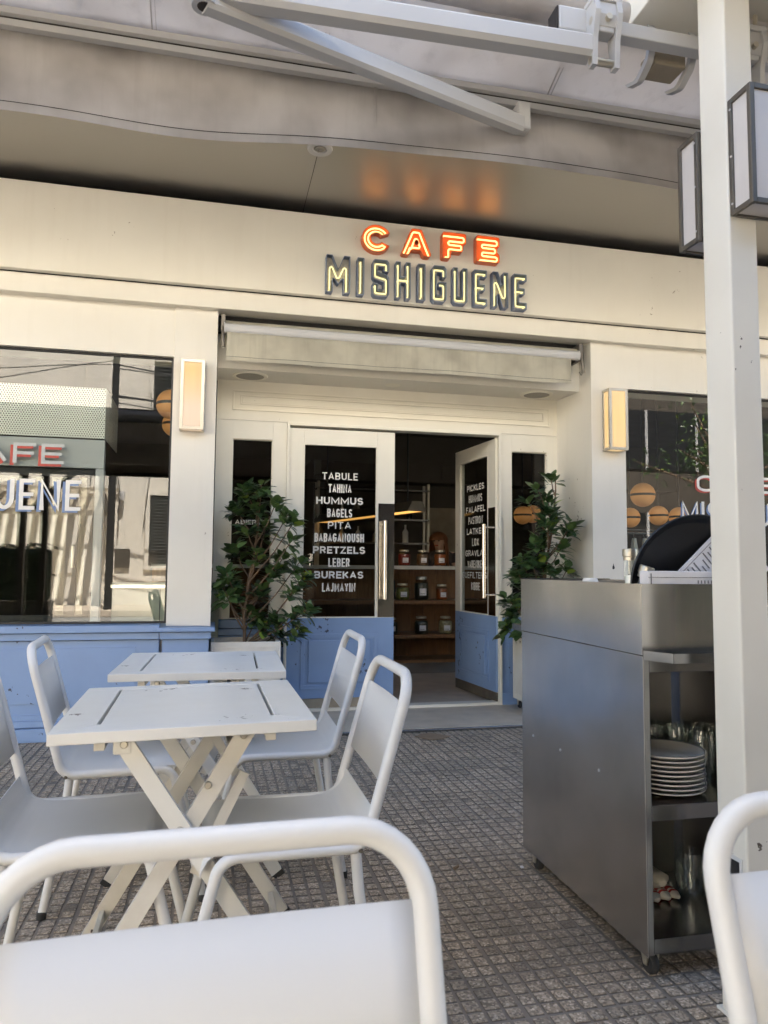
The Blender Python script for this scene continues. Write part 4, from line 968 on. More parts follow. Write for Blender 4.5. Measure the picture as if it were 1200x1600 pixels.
for s, (yy, y2) in enumerate(((TY0-.0025, TY0-.09), (TY1+.0025, TY1+.10))):
    g = MB(); a, b = min(yy, y2), max(yy, y2)
    x0 = TX0+.002
    if s == 0:
        g.prism([(x0, yy), (x0+.035, y2), (TX1-.035, y2), (TX1, yy)], .868, .872)
        for p, q in (((x0, yy), (x0+.035, y2)), ((x0+.035, y2), (TX1-.035, y2)), ((TX1-.035, y2), (TX1, yy))):
            g.bar((p[0], p[1], .881), (q[0], q[1], .881), .026, .003, (q[1]-p[1], p[0]-q[0], 0))
    else: g.box(x0, TX1, a, b, .876, .90, .002)
    g.build('tray_ledge', 'steel_d', t)
g = MB()
for (yy, zz) in ((2.60, .50), (2.38, .50), (2.12, .50)): g.lathe([(0, TX0-.0025), (.004, TX0-.002), (.0055, TX0+.0005)], (0, yy, zz), 8, 'x')
g.build('rivet', 'alu', t)
for (x, y) in ((TX0+.035, TY0+.045), (TX0+.035, TY1-.06), (TX1-.035, TY0+.045), (TX1-.035, TY1-.06)):
    g = MB(); g.lathe([(0, -.011), (.028, -.011), (.032, -.006), (.032, .006), (.028, .011), (0, .011)], (x, y, .032), 20, 'x'); c = g.build('caster', 'rubber', t)
    g = MB(); g.box(x-.018, x+.018, y-.02, y+.02, .058, .072, .002)
    for s in (-1, 1): g.prism([(y-.018, .06), (y+.018, .06), (y+.008, .026), (y-.008, .026)], x+s*.016-.002, x+s*.016+.002, 0)
    g.tube([(x-.02, y, .032), (x+.02, y, .032)], .006, 8); g.build('fork', 'nickel', c, False)
# things on the trolley
def plate(loc, r, lab, grp):
    g = MB(); g.lathe([(0, .004), (r*.55, .004), (r*.62, .006), (r*.97, .018), (r, .0205), (r*.985, .0165), (r*.66, .001), (r*.55, 0), (0, 0)], (0, 0, 0), 40); g.mi = 1
    g.lathe([(r*.955, .0188), (r*.975, .0200)], (0, 0, 0.0008), 40)
    o = g.build('plate', ['ceramic', 'rim']); o.location = loc; tag(o, lab, 'plate', grp); return o
pl0 = None
for k in range(9):
    loc = (1.325+random.uniform(-.002, .002), 2.00+random.uniform(-.002, .002), .4675+k*.0128)
    lab = 'topmost white plate with navy rim on the nearer stack in trolley' if k == 8 else ('lowest plate of the nearer stack, resting on trolley shelf' if k == 0 else 'white plate in the middle of the nearer stack in trolley')
    if pl0 is None: pl0 = plate(loc, .118, lab, 'white plates stacked in the trolley'); continue
    c = pl0.copy(); COL.objects.link(c); c.location = loc; c['label'] = lab
for k in range(7):
    c = pl0.copy(); COL.objects.link(c); c.location = (1.328, 2.245, .4675+k*.0135); c['label'] = 'white plate in the partly hidden rear stack, behind the nearer stack'; c['group'] = 'white plates in the rear stack'
def tumbler(loc, lab, grp):
    g = MB(); g.lathe([(0, .003), (.030, .003), (.034, .012), (.040, .05), (.0395, .09), (.036, .118), (.0375, .118), (.0415, .09), (.042, .05), (.036, .008), (.030, 0), (0, 0)], (0, 0, 0), 24)
    o = g.build('tumbler', 'tumbler'); o.location = loc; o.scale = (1.1, 1.1, 1.25); tag(o, lab, 'glass', grp); return o
tb0 = tumbler((1.492, 2.055, .4675), 'clear stemless glass nearest the pillar on the middle trolley shelf', 'clear glasses on the middle shelf')
for k, (x, y) in enumerate(((1.495, 2.165), (1.53, 2.10), (1.445, 2.225), (1.51, 2.235), (1.405, 2.185), (1.455, 2.135))):
    c = tb0.copy(); COL.objects.link(c); c.location = (x, y, .4675); c['label'] = 'clear stemless glass in the crowd behind the nearer plate stack'
for k, (x, y) in enumerate(((1.478, 2.10), (1.53, 2.04))):
    c = tb0.copy(); COL.objects.link(c); c.location = (x, y, .1125); c['group'] = 'clear glasses on the bottom shelf'
    c['label'] = ('clear stemless glass on bottom trolley shelf, nearest the folded napkins', 'clear stemless glass on bottom trolley shelf, mostly behind chair post')[k]
    c.scale = (1.12, 1.12, 1.12)
def roll(cx, y0, y1, z, rx, rz_, stripe=True):
    g = MB(); g.smooth = True
    n = 22; seg = 20; V = []
    for i in range(n+1):
        q = i/n; y = y0+(y1-y0)*q; k = min(1, 4*q+.35, 4*(1-q)+.35)
        for s in range(seg):
            a = 2*math.pi*s/seg; rr = 1+.06*math.sin(a*3+q*5)+.03*math.sin(a*7)
            V.append((cx+rx*k*rr*math.cos(a), y, z+rz_*(1+k*rr*math.sin(a))))
    for i in range(n):
        g.mi = 1 if (stripe and i in (3, 5, 6)) else 0
        g.add([V[i*seg+s] for s in range(seg)]+[V[(i+1)*seg+s] for s in range(seg)], [(s, (s+1) % seg, seg+(s+1) % seg, seg+s) for s in range(seg)])
    g.mi = 0; g.add(V[:seg], [list(range(seg))]); g.add(V[-seg:], [list(range(seg))])
    return g
for k, (x, y0, z, rx, rz_) in enumerate(((1.33, 2.05, .1125, .026, .016), (1.372, 2.055, .1125, .02, .015), (1.408, 2.06, .1125, .017, .013), (1.36, 2.07, .142, .04, .024))):
    lab = ('white napkin roll with red stripes against the trolley post', 'middle striped napkin roll on the bottom trolley shelf', 'outermost striped napkin roll, nearest the bottom glasses', 'folded white napkin draped over the striped rolls')[k]
    tag(roll(x, y0, y0+.17, z, rx, rz_, k < 3).build('napkin', ['napkin', 'redband']), lab, 'napkin', 'cloth napkins on the bottom shelf')
# top: tray, menus, bottles, small lids
g = MB(); g.lathe([(0, 0), (.178, 0), (.186, .006), (.198, .022), (.205, .026), (.208, .022), (.196, -.002), (.18, -.006), (0, -.006)], (0, 0, 0), 64)
o = g.build('serving_tray', 'black'); o.location = (1.425, 1.985, 1.085); o.rotation_euler = (R(98), 0, R(-6)); tag(o, 'round black serving tray standing on edge in the trolley well', 'tray')
g = MB(); g.box(1.212, 1.52, 1.884, 1.93, .947, 1.117, .003)
mm_ = g.build('menu_folder', 'paper'); tag(mm_, 'white leatherette menu folder standing upright along the trolley front', 'menu folder')
g = MB(); g.box(1.219, 1.222, 1.8825, 1.885, .95, 1.11); g.box(1.212, 1.52, 1.8825, 1.885, 1.098, 1.0995)
for k in range(14): g.box(1.372+k*.011, 1.3745+k*.011, 1.8825, 1.8848, 1.081, 1.0905)
g.build('stitching', 'ink', mm_)
# tilted menu card behind the folder
def tilt(x, y, z):
    a = R(42); cx, cz = 1.463, 1.115
    return (cx+(x*math.cos(a)-z*math.sin(a)), 1.945+y, cz+(x*math.sin(a)+z*math.cos(a)))
g = MB(); g.box(-.12, .16, 0, .006, -.13, .075); g.v = [tilt(*v) for v in g.v]; mc = g.build('menu_card', 'paper'); tag(mc, 'white printed menu card leaning diagonally against the black tray', 'menu card')
g = MB(); rn = random.Random(5)
for r_ in range(2):
    for k in range(16):
        w_ = rn.uniform(.02, .05); x_ = -.10+k*.0145; g.box(x_, x_+.0035, -.0015, -.0003, (-.045 if r_ else .012)+.0, (-.045 if r_ else .012)+w_)
g.box(-.115, .155, -.0012, -.0003, .064, .0655); g.v = [tilt(*v) for v in g.v]; g.build('print', 'ink', mc)
def grinder(loc, lab, rot=(0, 0, 0)):
    t2 = thing('grinder', lab, 'grinder', loc, 0, 'glass grinders on the trolley'); t2.rotation_euler = rot
    g = MB(); g.lathe([(0, 0), (.020, 0), (.021, .004), (.0195, .02), (.0175, .08), (.0165, .098), (0, .098)], (0, 0, 0), 20); g.build('body', 'tumbler', t2, False)
    g = MB(); g.lathe([(0, .135), (.0215, .134), (.0225, .131), (.0225, .112), (.0195, .110), (.0195, .0985), (0, .0985)], (0, 0, 0), 24); g.build('cap', 'nickel', t2, False)
    g = MB(); g.lathe([(0, .002), (.016, .003), (.0155, .05), (0, .055)], (0, 0, 0), 16); g.build('filling', 'ceramic', t2, False)
    return t2
grinder((1.262, 2.06, 1.05), 'upright glass grinder with silver cap beside the black tray')
grinder((1.228, 1.99, 1.003), 'tilted glass grinder in the trolley well, only its cap showing', (R(12), R(14), 0))
g = MB(); g.lathe([(0, 1.092), (.022, 1.091), (.027, 1.083), (.025, 1.06), (0, 1.06)], (1.235, 2.26, 0), 20); o = g.build('glass_lid', 'ceramic'); tag(o, 'small pale dish edge showing above the trolley rim', 'dish')
g = MB(); g.box(1.20, 1.53, 2.18, 2.64, 1.02, 1.0785, .004); o = g.build('black_tray_bin', 'black'); tag(o, 'black plastic bin sunk in the trolley well', 'bin')

# ------------------------------------------------------------------ planters and rubber plants
def planter(lab, x0, x1, y0, y1, z1):
    t = thing('planter', lab, 'planter', ((x0+x1)/2, (y0+y1)/2, .02), 0, 'white wheeled planters'); z0 = .095; w = .022
    g = MB(); g.box(x0, x1, y0, y0+w, z0, z1, .002); g.box(x0, x1, y1-w, y1, z0, z1, .002); g.box(x0, x0+w, y0+w+.001, y1-w-.001, z0, z1, .002); g.box(x1-w, x1, y0+w+.001, y1-w-.001, z0, z1, .002); g.box(x0+w, x1-w, y0+w, y1-w, z0, z0+.02)
    g.build('box', 'planter', t)
    g = MB(); framebox(g, x0+.02, x1-.02, z0+.04, z1-.03, .012, y0-.004, y0-.0005)
    m2 = MB(); framebox(m2, y0+.02, y1-.02, z0+.04, z1-.03, .012, 0, .0035)
    g.add([(x0-.004+v[1], v[0], v[2]) for v in m2.v], m2.f); g.add([(x1+.0005+v[1], v[0], v[2]) for v in m2.v], m2.f)
    g.build('panel_trim', 'planter', t)
    g = MB(); nn = 10; V = [(x0+w+(x1-x0-2*w)*i/nn, y0+w+(y1-y0-2*w)*j/nn, z1-.045+random.uniform(-.008, .008)) for i in range(nn+1) for j in range(nn+1)]
    g.add(V, [(i*(nn+1)+j, (i+1)*(nn+1)+j, (i+1)*(nn+1)+j+1, i*(nn+1)+j+1) for i in range(nn) for j in range(nn)]); g.build('soil', 'soil', t)
    for (x, y) in ((x0+.04, y0+.04), (x1-.04, y0+.04), (x0+.04, y1-.04), (x1-.04, y1-.04)):
        g = MB(); g.lathe([(0, -.010), (.024, -.010), (.028, -.005), (.028, .005), (.024, .010), (0, .010)], (x, y, .048), 18, 'x'); c = g.build('caster', 'rubber', t)
        g = MB(); g.box(x-.016, x+.016, y-.018, y+.018, .078, .0945, .002)
        for s in (-1, 1): g.prism([(y-.016, .08), (y+.016, .08), (y+.006, .042), (y-.006, .042)], x+s*.0145-.002, x+s*.0145+.002, 0)
        g.build('fork', 'nickel', c, False)
def leaf(m, p, d, up, L, Wd, rnd):
    """one pointed oval leaf, folded along the midrib and drooping"""
    d = Vector(d).normalized(); s = d.cross(Vector(up)); s = s.normalized() if s.length > 1e-4 else d.orthogonal().normalized(); n = s.cross(d).normalized()
    V = []; K = ((0, .0, 0), (.18, .55, .01), (.45, 1, .0), (.72, .78, -.04), (.9, .34, -.09), (1, .0, -.13)); cr = rnd.uniform(.3, 1.4); fold = rnd.uniform(.05, .2)
    for q, w, z in K:
        c = p+d*L*q+n*L*z*cr
        V += [c-s*Wd*w*.5+n*Wd*w*fold*.5, c, c+s*Wd*w*.5+n*Wd*w*fold*.5]
    F = []
    for i in range(len(K)-1): F += [(3*i, 3*i+1, 3*i+4, 3*i+3), (3*i+1, 3*i+2, 3*i+5, 3*i+4)]
    m.add(V, F)
def rubber_plant(lab, base, main, tips, seed, dens=1.0):
    rnd = random.Random(seed); t = thing('rubber_plant', lab, 'plant', base, 0, 'potted rubber plants by the entrance')
    g = MB(); M_ = [Vector(p) for p in main]
    def along(q):
        f = q*(len(M_)-1); i = min(len(M_)-2, int(f)); return M_[i].lerp(M_[i+1], f-i)
    sm = [along(k/14) for k in range(15)]
    g.tube([p+Vector((rnd.uniform(-.004, .004), rnd.uniform(-.004, .004), 0)) for p in sm], [.013-.009*k/14 for k in range(15)], 10)
    lf = MB(); lf.smooth = True
    for (x, y, z, n, sp) in tips:
        tip = Vector((x, y, z)); dz = max(.12, .9*abs(tip.x-M_[0].x)+.15); best = min(range(60), key=lambda k: abs(along(k/59).z-(tip.z-dz)))
        st = along(best/59); mid = st.lerp(tip, .55)+Vector((0, 0, -.03))
        g.tube([st, st.lerp(mid, .5), mid, mid.lerp(tip, .6), tip], [.0065, .0055, .0045, .0038, .003], 7)
        ax = (tip-mid).normalized(); ax = (ax+Vector((0, 0, .55))).normalized()
        for k in range(int(n*dens*3.0)):
            a = k*2.4+rnd.uniform(-.5, .5); q = rnd.random(); o_ = ax.orthogonal().normalized(); w_ = ax.cross(o_)
            rad = o_*math.cos(a)+w_*math.sin(a); el_ = rnd.uniform(-.25, 1.05)
            d = rad*math.cos(el_)+ax*math.sin(el_)+Vector((0, 0, -.05))
            p = tip-ax*q*sp*1.3+rad*.012
            L = rnd.uniform(.062, .115)*(1-.25*(q < .12)); leaf(lf, p+d*.012, d, ax, L, L*rnd.uniform(.54, .68), rnd)
    g.build('trunk', 'bark', t); lf.build('foliage', 'leaf', t); return t
planter('white square wheeled planter under the plant by the blue door', .0, .475, 5.22, 5.60, .60)
planter('white wheeled planter half hidden behind the steel trolley', 2.36, 2.80, 5.16, 5.58, .60)
k_ = lambda x, z: (.237+(x-382)/209, .546+(1010-z)/209)
rl = random.Random(3)
cl = [(400, 768, 15, .08), (377, 772, 13, .07), (425, 788, 14, .08), (362, 798, 12, .07), (395, 800, 13, .08), (440, 812, 12, .07), (452, 818, 8, .05), (412, 826, 13, .09), (380, 830, 10, .08), (450, 846, 9, .06),
      (365, 862, 13, .08), (398, 868, 13, .09), (440, 872, 16, .10), (463, 880, 16, .10), (425, 892, 13, .08), (352, 898, 12, .08), (344, 912, 11, .07), (366, 918, 14, .09), (470, 902, 12, .08), (405, 922, 11, .08), (455, 925, 9, .06), (352, 928, 10, .07),
      (398, 960, 10, .07), (428, 966, 14, .08), (455, 958, 12, .08), (474, 950, 9, .06), (440, 988, 11, .07), (410, 975, 10, .06), (462, 985, 8, .06), (388, 955, 6, .05)]
rubber_plant('taller bushy rubber plant with dark glossy leaves left of the blue door', (.237, 5.42, .555),
             [(.237, 5.42, .55), (.225, 5.42, .80), (.27, 5.41, 1.10), (.30, 5.40, 1.30), (.32, 5.40, 1.50), (.29, 5.40, 1.70)],
             [(k_(x, z)[0], 5.40+rl.uniform(-.14, .10), k_(x, z)[1], n, s) for x, z, n, s in cl], 21)
k2 = lambda x, z: (2.531+(x-855)/205, 1.165+(880-z)/205)
cr_ = [(868, 740, 5, .05), (862, 765, 5, .08), (838, 760, 5, .05), (828, 775, 5, .05), (858, 785, 12, .08), (875, 795, 11, .08), (866, 815, 14, .09), (848, 812, 11, .08), (885, 825, 10, .07), (892, 815, 7, .05), (855, 840, 14, .09), (880, 850, 12, .08), (838, 850, 10, .08),
       (806, 872, 12, .08), (826, 868, 12, .08), (800, 890, 11, .08), (845, 880, 13, .08), (870, 885, 9, .07), (893, 888, 9, .06), (815, 905, 10, .08), (835, 910, 9, .08), (795, 935, 10, .07), (808, 945, 9, .07), (802, 960, 8, .06), (794, 975, 9, .06), (805, 978, 7, .06), (786, 985, 6, .05), (850, 925, 9, .08)]
rubber_plant('slender rubber plant in planter behind trolley, tall shoot at top', (2.58, 5.34, .555),
             [(2.58, 5.36, .55), (2.53, 5.36, .95), (2.55, 5.35, 1.2), (2.60, 5.34, 1.45), (2.62, 5.33, 1.68), (2.62, 5.33, 1.88)],
             [(k2(x, z)[0], 5.30+rl.uniform(-.11, .12), k2(x, z)[1], n, s) for x, z, n, s in cr_], 33)

# ------------------------------------------------------------------ inside the cafe
t = thing('bar_counter', 'curved wooden display counter with pale stone top and two shelves', 'counter', (2.1, 7.7, .02))
def arc_poly(x0, x1, yf, yb, k=.035, n=24):
    xs = [x0+(x1-x0)*i/n for i in range(n+1)]
    return [(x, yf+k*(x-2.05)**2) for x in xs]+[(x1, yb), (x0, yb)]
g = MB(); g.prism(arc_poly(-.6, 3.3, 7.42, 8.0), 1.105, 1.142); g.build('countertop', 'marble', t)
for z0 in (.745, .392):
    g = MB(); g.prism(arc_poly(-.6, 3.3, 7.44, 7.86), z0, z0+.036); g.build('shelf', 'woodc', t)
g = MB(); g.box(-.6, 3.3, 7.86, 7.9, .14, 1.10)
for k in range(26): g.box(-.58+k*.15, -.578+k*.15+.004, 7.853, 7.8595, .14, 1.10)
g.build('back_panel', 'woodc', t)
g = MB(); g.prism(arc_poly(-.6, 3.3, 7.48, 7.9), .135, .165); g.build('bottom_board', 'woodc', t)
g = MB(); g.prism(arc_poly(-.6, 3.3, 7.52, 7.9), .02, .134); g.build('kick_plate', 'steel_p', t)
def contents(name, c, c2, sc): return paint(name, c, .4, .6, sc, dirt=.7, dirtc=c2, bump=.6, bs=sc)
FILL = {'red': contents('pickled_beets', (.20, .01, .01), (.3, .03, .02), 40), 'green': contents('pickled_cucumbers', (.16, .15, .03), (.30, .26, .06), 35), 'dark': contents('dark_olives', (.03, .028, .02), (.08, .07, .04), 60),
        'orange': contents('pickled_peppers', (.35, .08, .01), (.25, .05, .01), 40), 'pale': contents('pickled_cauliflower', (.36, .30, .17), (.48, .42, .28), 45), 'brown': contents('spiced_vegetables', (.16, .08, .04), (.3, .16, .07), 50)}
def jar(x, y, z, r, h, fill, lab):
    t2 = thing('pickle_jar', lab, 'jar', (x, y, z), 0, 'pickle jars on the counter')
    g = MB(); g.lathe([(0, .002), (r*.9, .002), (r, .012), (r, h*.66), (r*.93, h*.76), (r*.68, h*.84), (r*.68, h*.88)], (0, 0, 0), 24); g.build('glass', 'jar', t2, False)
    g = MB(); g.lathe([(0, .006), (r*.88, .006), (r*.94, .014), (r*.94, h*.64), (r*.85, h*.73), (0, h*.74)], (0, 0, 0), 24); g.build('pickles', FILL[fill], t2, False)
    g = MB(); g.lathe([(0, h), (r*.70, h), (r*.74, h*.985), (r*.74, h*.885), (r*.6, h*.88)], (0, 0, 0), 24); g.build('lid', 'nickel', t2, False)
    g = MB(); V = []; n = 8
    for i in range(n+1):
        a = R(-118+56*i/n+random.uniform(-.2, .2)); V += [((r+.0012)*math.cos(a), (r+.0012)*math.sin(a), h*.20), ((r+.0012)*math.cos(a), (r+.0012)*math.sin(a), h*.50)]
    g.add(V, [(2*i, 2*i+2, 2*i+3, 2*i+1) for i in range(n)]); s = g.build('label_sticker', 'paper', t2, False)
    g = MB(); V = []
    for i in range(n-1):
        a = R(-114+50*i/n); V += [((r+.002)*math.cos(a), (r+.002)*math.sin(a), h*.26), ((r+.002)*math.cos(a), (r+.002)*math.sin(a), h*.285)]
    g.add(V, [(2*i, 2*i+2, 2*i+3, 2*i+1) for i in range(n-2)]); g.build('print', 'ink', s, False)
jar(1.965, 7.53, 1.143, .066, .165, 'red', 'jar of dark red beets on the stone countertop, by the door edge')
jar(2.165, 7.53, 1.143, .064, .165, 'brown', 'middle jar of brown vegetables on the stone countertop')
jar(2.36, 7.53, 1.143, .066, .168, 'orange', 'orange filled jar on the countertop nearest the door handle')
jar(1.955, 7.56, .782, .072, .175, 'green', 'jar of yellow green cucumbers on the upper wooden shelf')
jar(2.165, 7.57, .782, .078, .245, 'dark', 'tallest jar, dark green, in the middle of upper shelf')
jar(2.39, 7.56, .782, .064, .165, 'orange', 'jar of orange peppers at right end of the upper shelf')
jar(1.83, 7.55, .429, .072, .17, 'dark', 'dark jar half hidden by the door on lower shelf')
jar(2.165, 7.57, .429, .074, .18, 'dark', 'jar of black olives in the middle of lower shelf')
jar(2.43, 7.56, .429, .074, .18, 'pale', 'jar of pale cauliflower on the lower shelf')
t2 = thing('framed_notice', 'white paper notice in dark frame leaning on upper shelf', 'notice', (1.84, 7.78, .782))
g = MB(); framebox(g, 1.72, 1.93, .785, .985, .012, 7.775, 7.795); g.build('frame', 'black', t2)
g = MB(); g.box(1.731, 1.919, 7.783, 7.792, .796, .974); g.build('sheet', 'paper', t2)
# bar lamp
t2 = thing('pendant_bar_lamp', 'grey trough pendant lamp with glowing amber tube above the counter', 'lamp', (1.85, 7.0, 1.75))
g = MB(); dx, dy = .10, -.55
def along_l(u, s, z): return (1.93+u*-.62+s*.105, 6.9+u*2.3+s*.03, z)
V = []; F = []
pr_ = [(-1, 0), (-.55, .10), (.55, .10), (1, 0), (.9, 0), (.5, .092), (-.5, .092), (-.9, 0)]
for u in (0, 1):
    for s, z in pr_: V.append(along_l(u, s, 1.67+z))
F = [(i, (i+1) % 8, 8+(i+1) % 8, 8+i) for i in range(8)]
g.add(V, F); g.add([along_l(0, s, 1.67+z) for s, z in pr_[:4]], [(0, 1, 2, 3)]); g.add([along_l(1, s, 1.67+z) for s, z in pr_[:4]], [(0, 1, 2, 3)]); g.build('shade', 'kick', t2)
g = MB(); g.add([along_l(.02, -.85, 1.676), along_l(.02, .85, 1.676), along_l(.98, .85, 1.676), along_l(.98, -.85, 1.676)], [(0, 1, 2, 3)]); g.build('tube', 'lamp_under', t2)
g = MB()
for u in (.08, .92): p = along_l(u, 0, 1.77); g.tube([p, (p[0], p[1], 2.94)], .008, 8)
g.build('rod', 'black', t2)
# globe pendants
def globe_mat():
    m, nt, b, o = _new('lit_veneer_globe')
    col = mixc(nt, ramp(nt, noise(nt, coords(nt, (14, 14, 1.5)), 3, 5), [(.3, 0), (.7, 1)]), (.80, .30, .07), (1, .50, .16))
    nt.links.new(col, b.inputs['Emission Color']); b.inputs['Base Color'].default_value = (.45, .22, .09, 1)
    tc = nd(nt, 'ShaderNodeTexCoord'); sx = nd(nt, 'ShaderNodeSeparateXYZ'); nt.links.new(tc.outputs['Object'], sx.inputs[0])
    ab = nd(nt, 'ShaderNodeMath', operation='ABSOLUTE'); nt.links.new(sx.outputs[2], ab.inputs[0])     # veneer glows most beside the bulb
    st = nd(nt, 'ShaderNodeMapRange'); nt.links.new(ab.outputs[0], st.inputs[0]); st.inputs[2].default_value = .115; st.inputs[3].default_value = .034; st.inputs[4].default_value = .009
    nt.links.new(st.outputs[0], b.inputs['Emission Strength']); return m
M['globe'] = globe_mat()
def globe(x, y, z, r, lab):
    t3 = thing('globe_pendant', lab, 'lamp', (x, y, z), 0, 'glowing globe pendants inside the cafe')
    for s in (-1, 1):
        g = MB(); g.lathe([(r*math.cos(R(6+84*k/10)), s*r*math.sin(R(6+84*k/10))) for k in range(11)], (0, 0, 0), 28); g.build('half_shell', 'globe', t3, False)
    g = MB(); g.lathe([(r*.97, -r*.1), (r*.985, 0), (r*.97, r*.1)], (0, 0, 0), 28); g.build('band', 'black', t3, False)
    g = MB(); g.tube([(0, 0, r), (0, 0, 2.94-z)], .006, 6); g.build('cord', 'black', t3, False)
globe(4.20, 6.6, 1.872, .122, 'largest glowing wooden globe lamp behind the right shop window')
globe(4.066, 6.62, 1.640, .10, 'glowing globe lamp cut by pilaster edge in right window')
globe(4.385, 6.62, 1.668, .10, 'glowing globe lamp behind right window, partly behind black tray')
globe(4.62, 6.62, 1.66, .10, 'glowing globe lamp behind the window lettering by the pillar')
globe(2.90, 6.6, 1.636, .088, 'glowing globe lamp seen through the right sidelight')
globe(3.07, 6.75, 1.66, .088, 'glowing globe lamp behind the leaves in the right sidelight')
globe(-.335, 5.75, 2.345, .115, 'upper amber globe lamp at the edge of the left window')
globe(-.32, 6.0, 2.24, .10, 'lower amber globe lamp at the edge of left window')
# back rack, bottles, notice board
t3 = thing('wall_rack', 'dark metal rack against the back wall behind the counter', 'rack', (2.0, 9.4, .02))
g = MB()
for x in (1.25, 2.68): g.box(x, x+.03, 9.1, 9.13, .02, 2.2); g.box(x, x+.03, 9.3, 9.33, .02, 2.2)
g.build('upright', 'nickel', t3)
for zz in (1.0, 1.42, 1.72, 2.1):
    g = MB(); g.box(1.25, 2.71, 9.1, 9.33, zz, zz+.02); g.build('rack_shelf', 'steel_d', t3)
rb = random.Random(9); b0 = None
for k in range(12):
    x = 1.34+(k % 6)*.22; z = 1.441 if k < 6 else 1.741
    g = MB(); r_ = rb.uniform(.03, .05); h_ = rb.uniform(.16, .24)
    g.lathe([(0, 0), (r_, 0), (r_, h_*.6), (r_*.35, h_*.78), (r_*.35, h_), (0, h_)], (0, 0, 0), 14); o = g.build('bottle', rb.choice(['glass_d', 'black', 'kick_l', 'nickel', 'ceramic'])); o.location = (x+rb.uniform(-.03, .03), 9.2, z)
    tag(o, 'small bottle standing on the dark rack behind the counter', 'bottle', 'bottles on the back rack')
g = MB(); g.box(2.85, 3.42, 9.735, 9.748, 1.15, 1.95); tag(g.build('wall_board', 'kick_l'), 'pale blank board on the back wall behind the person', 'board')

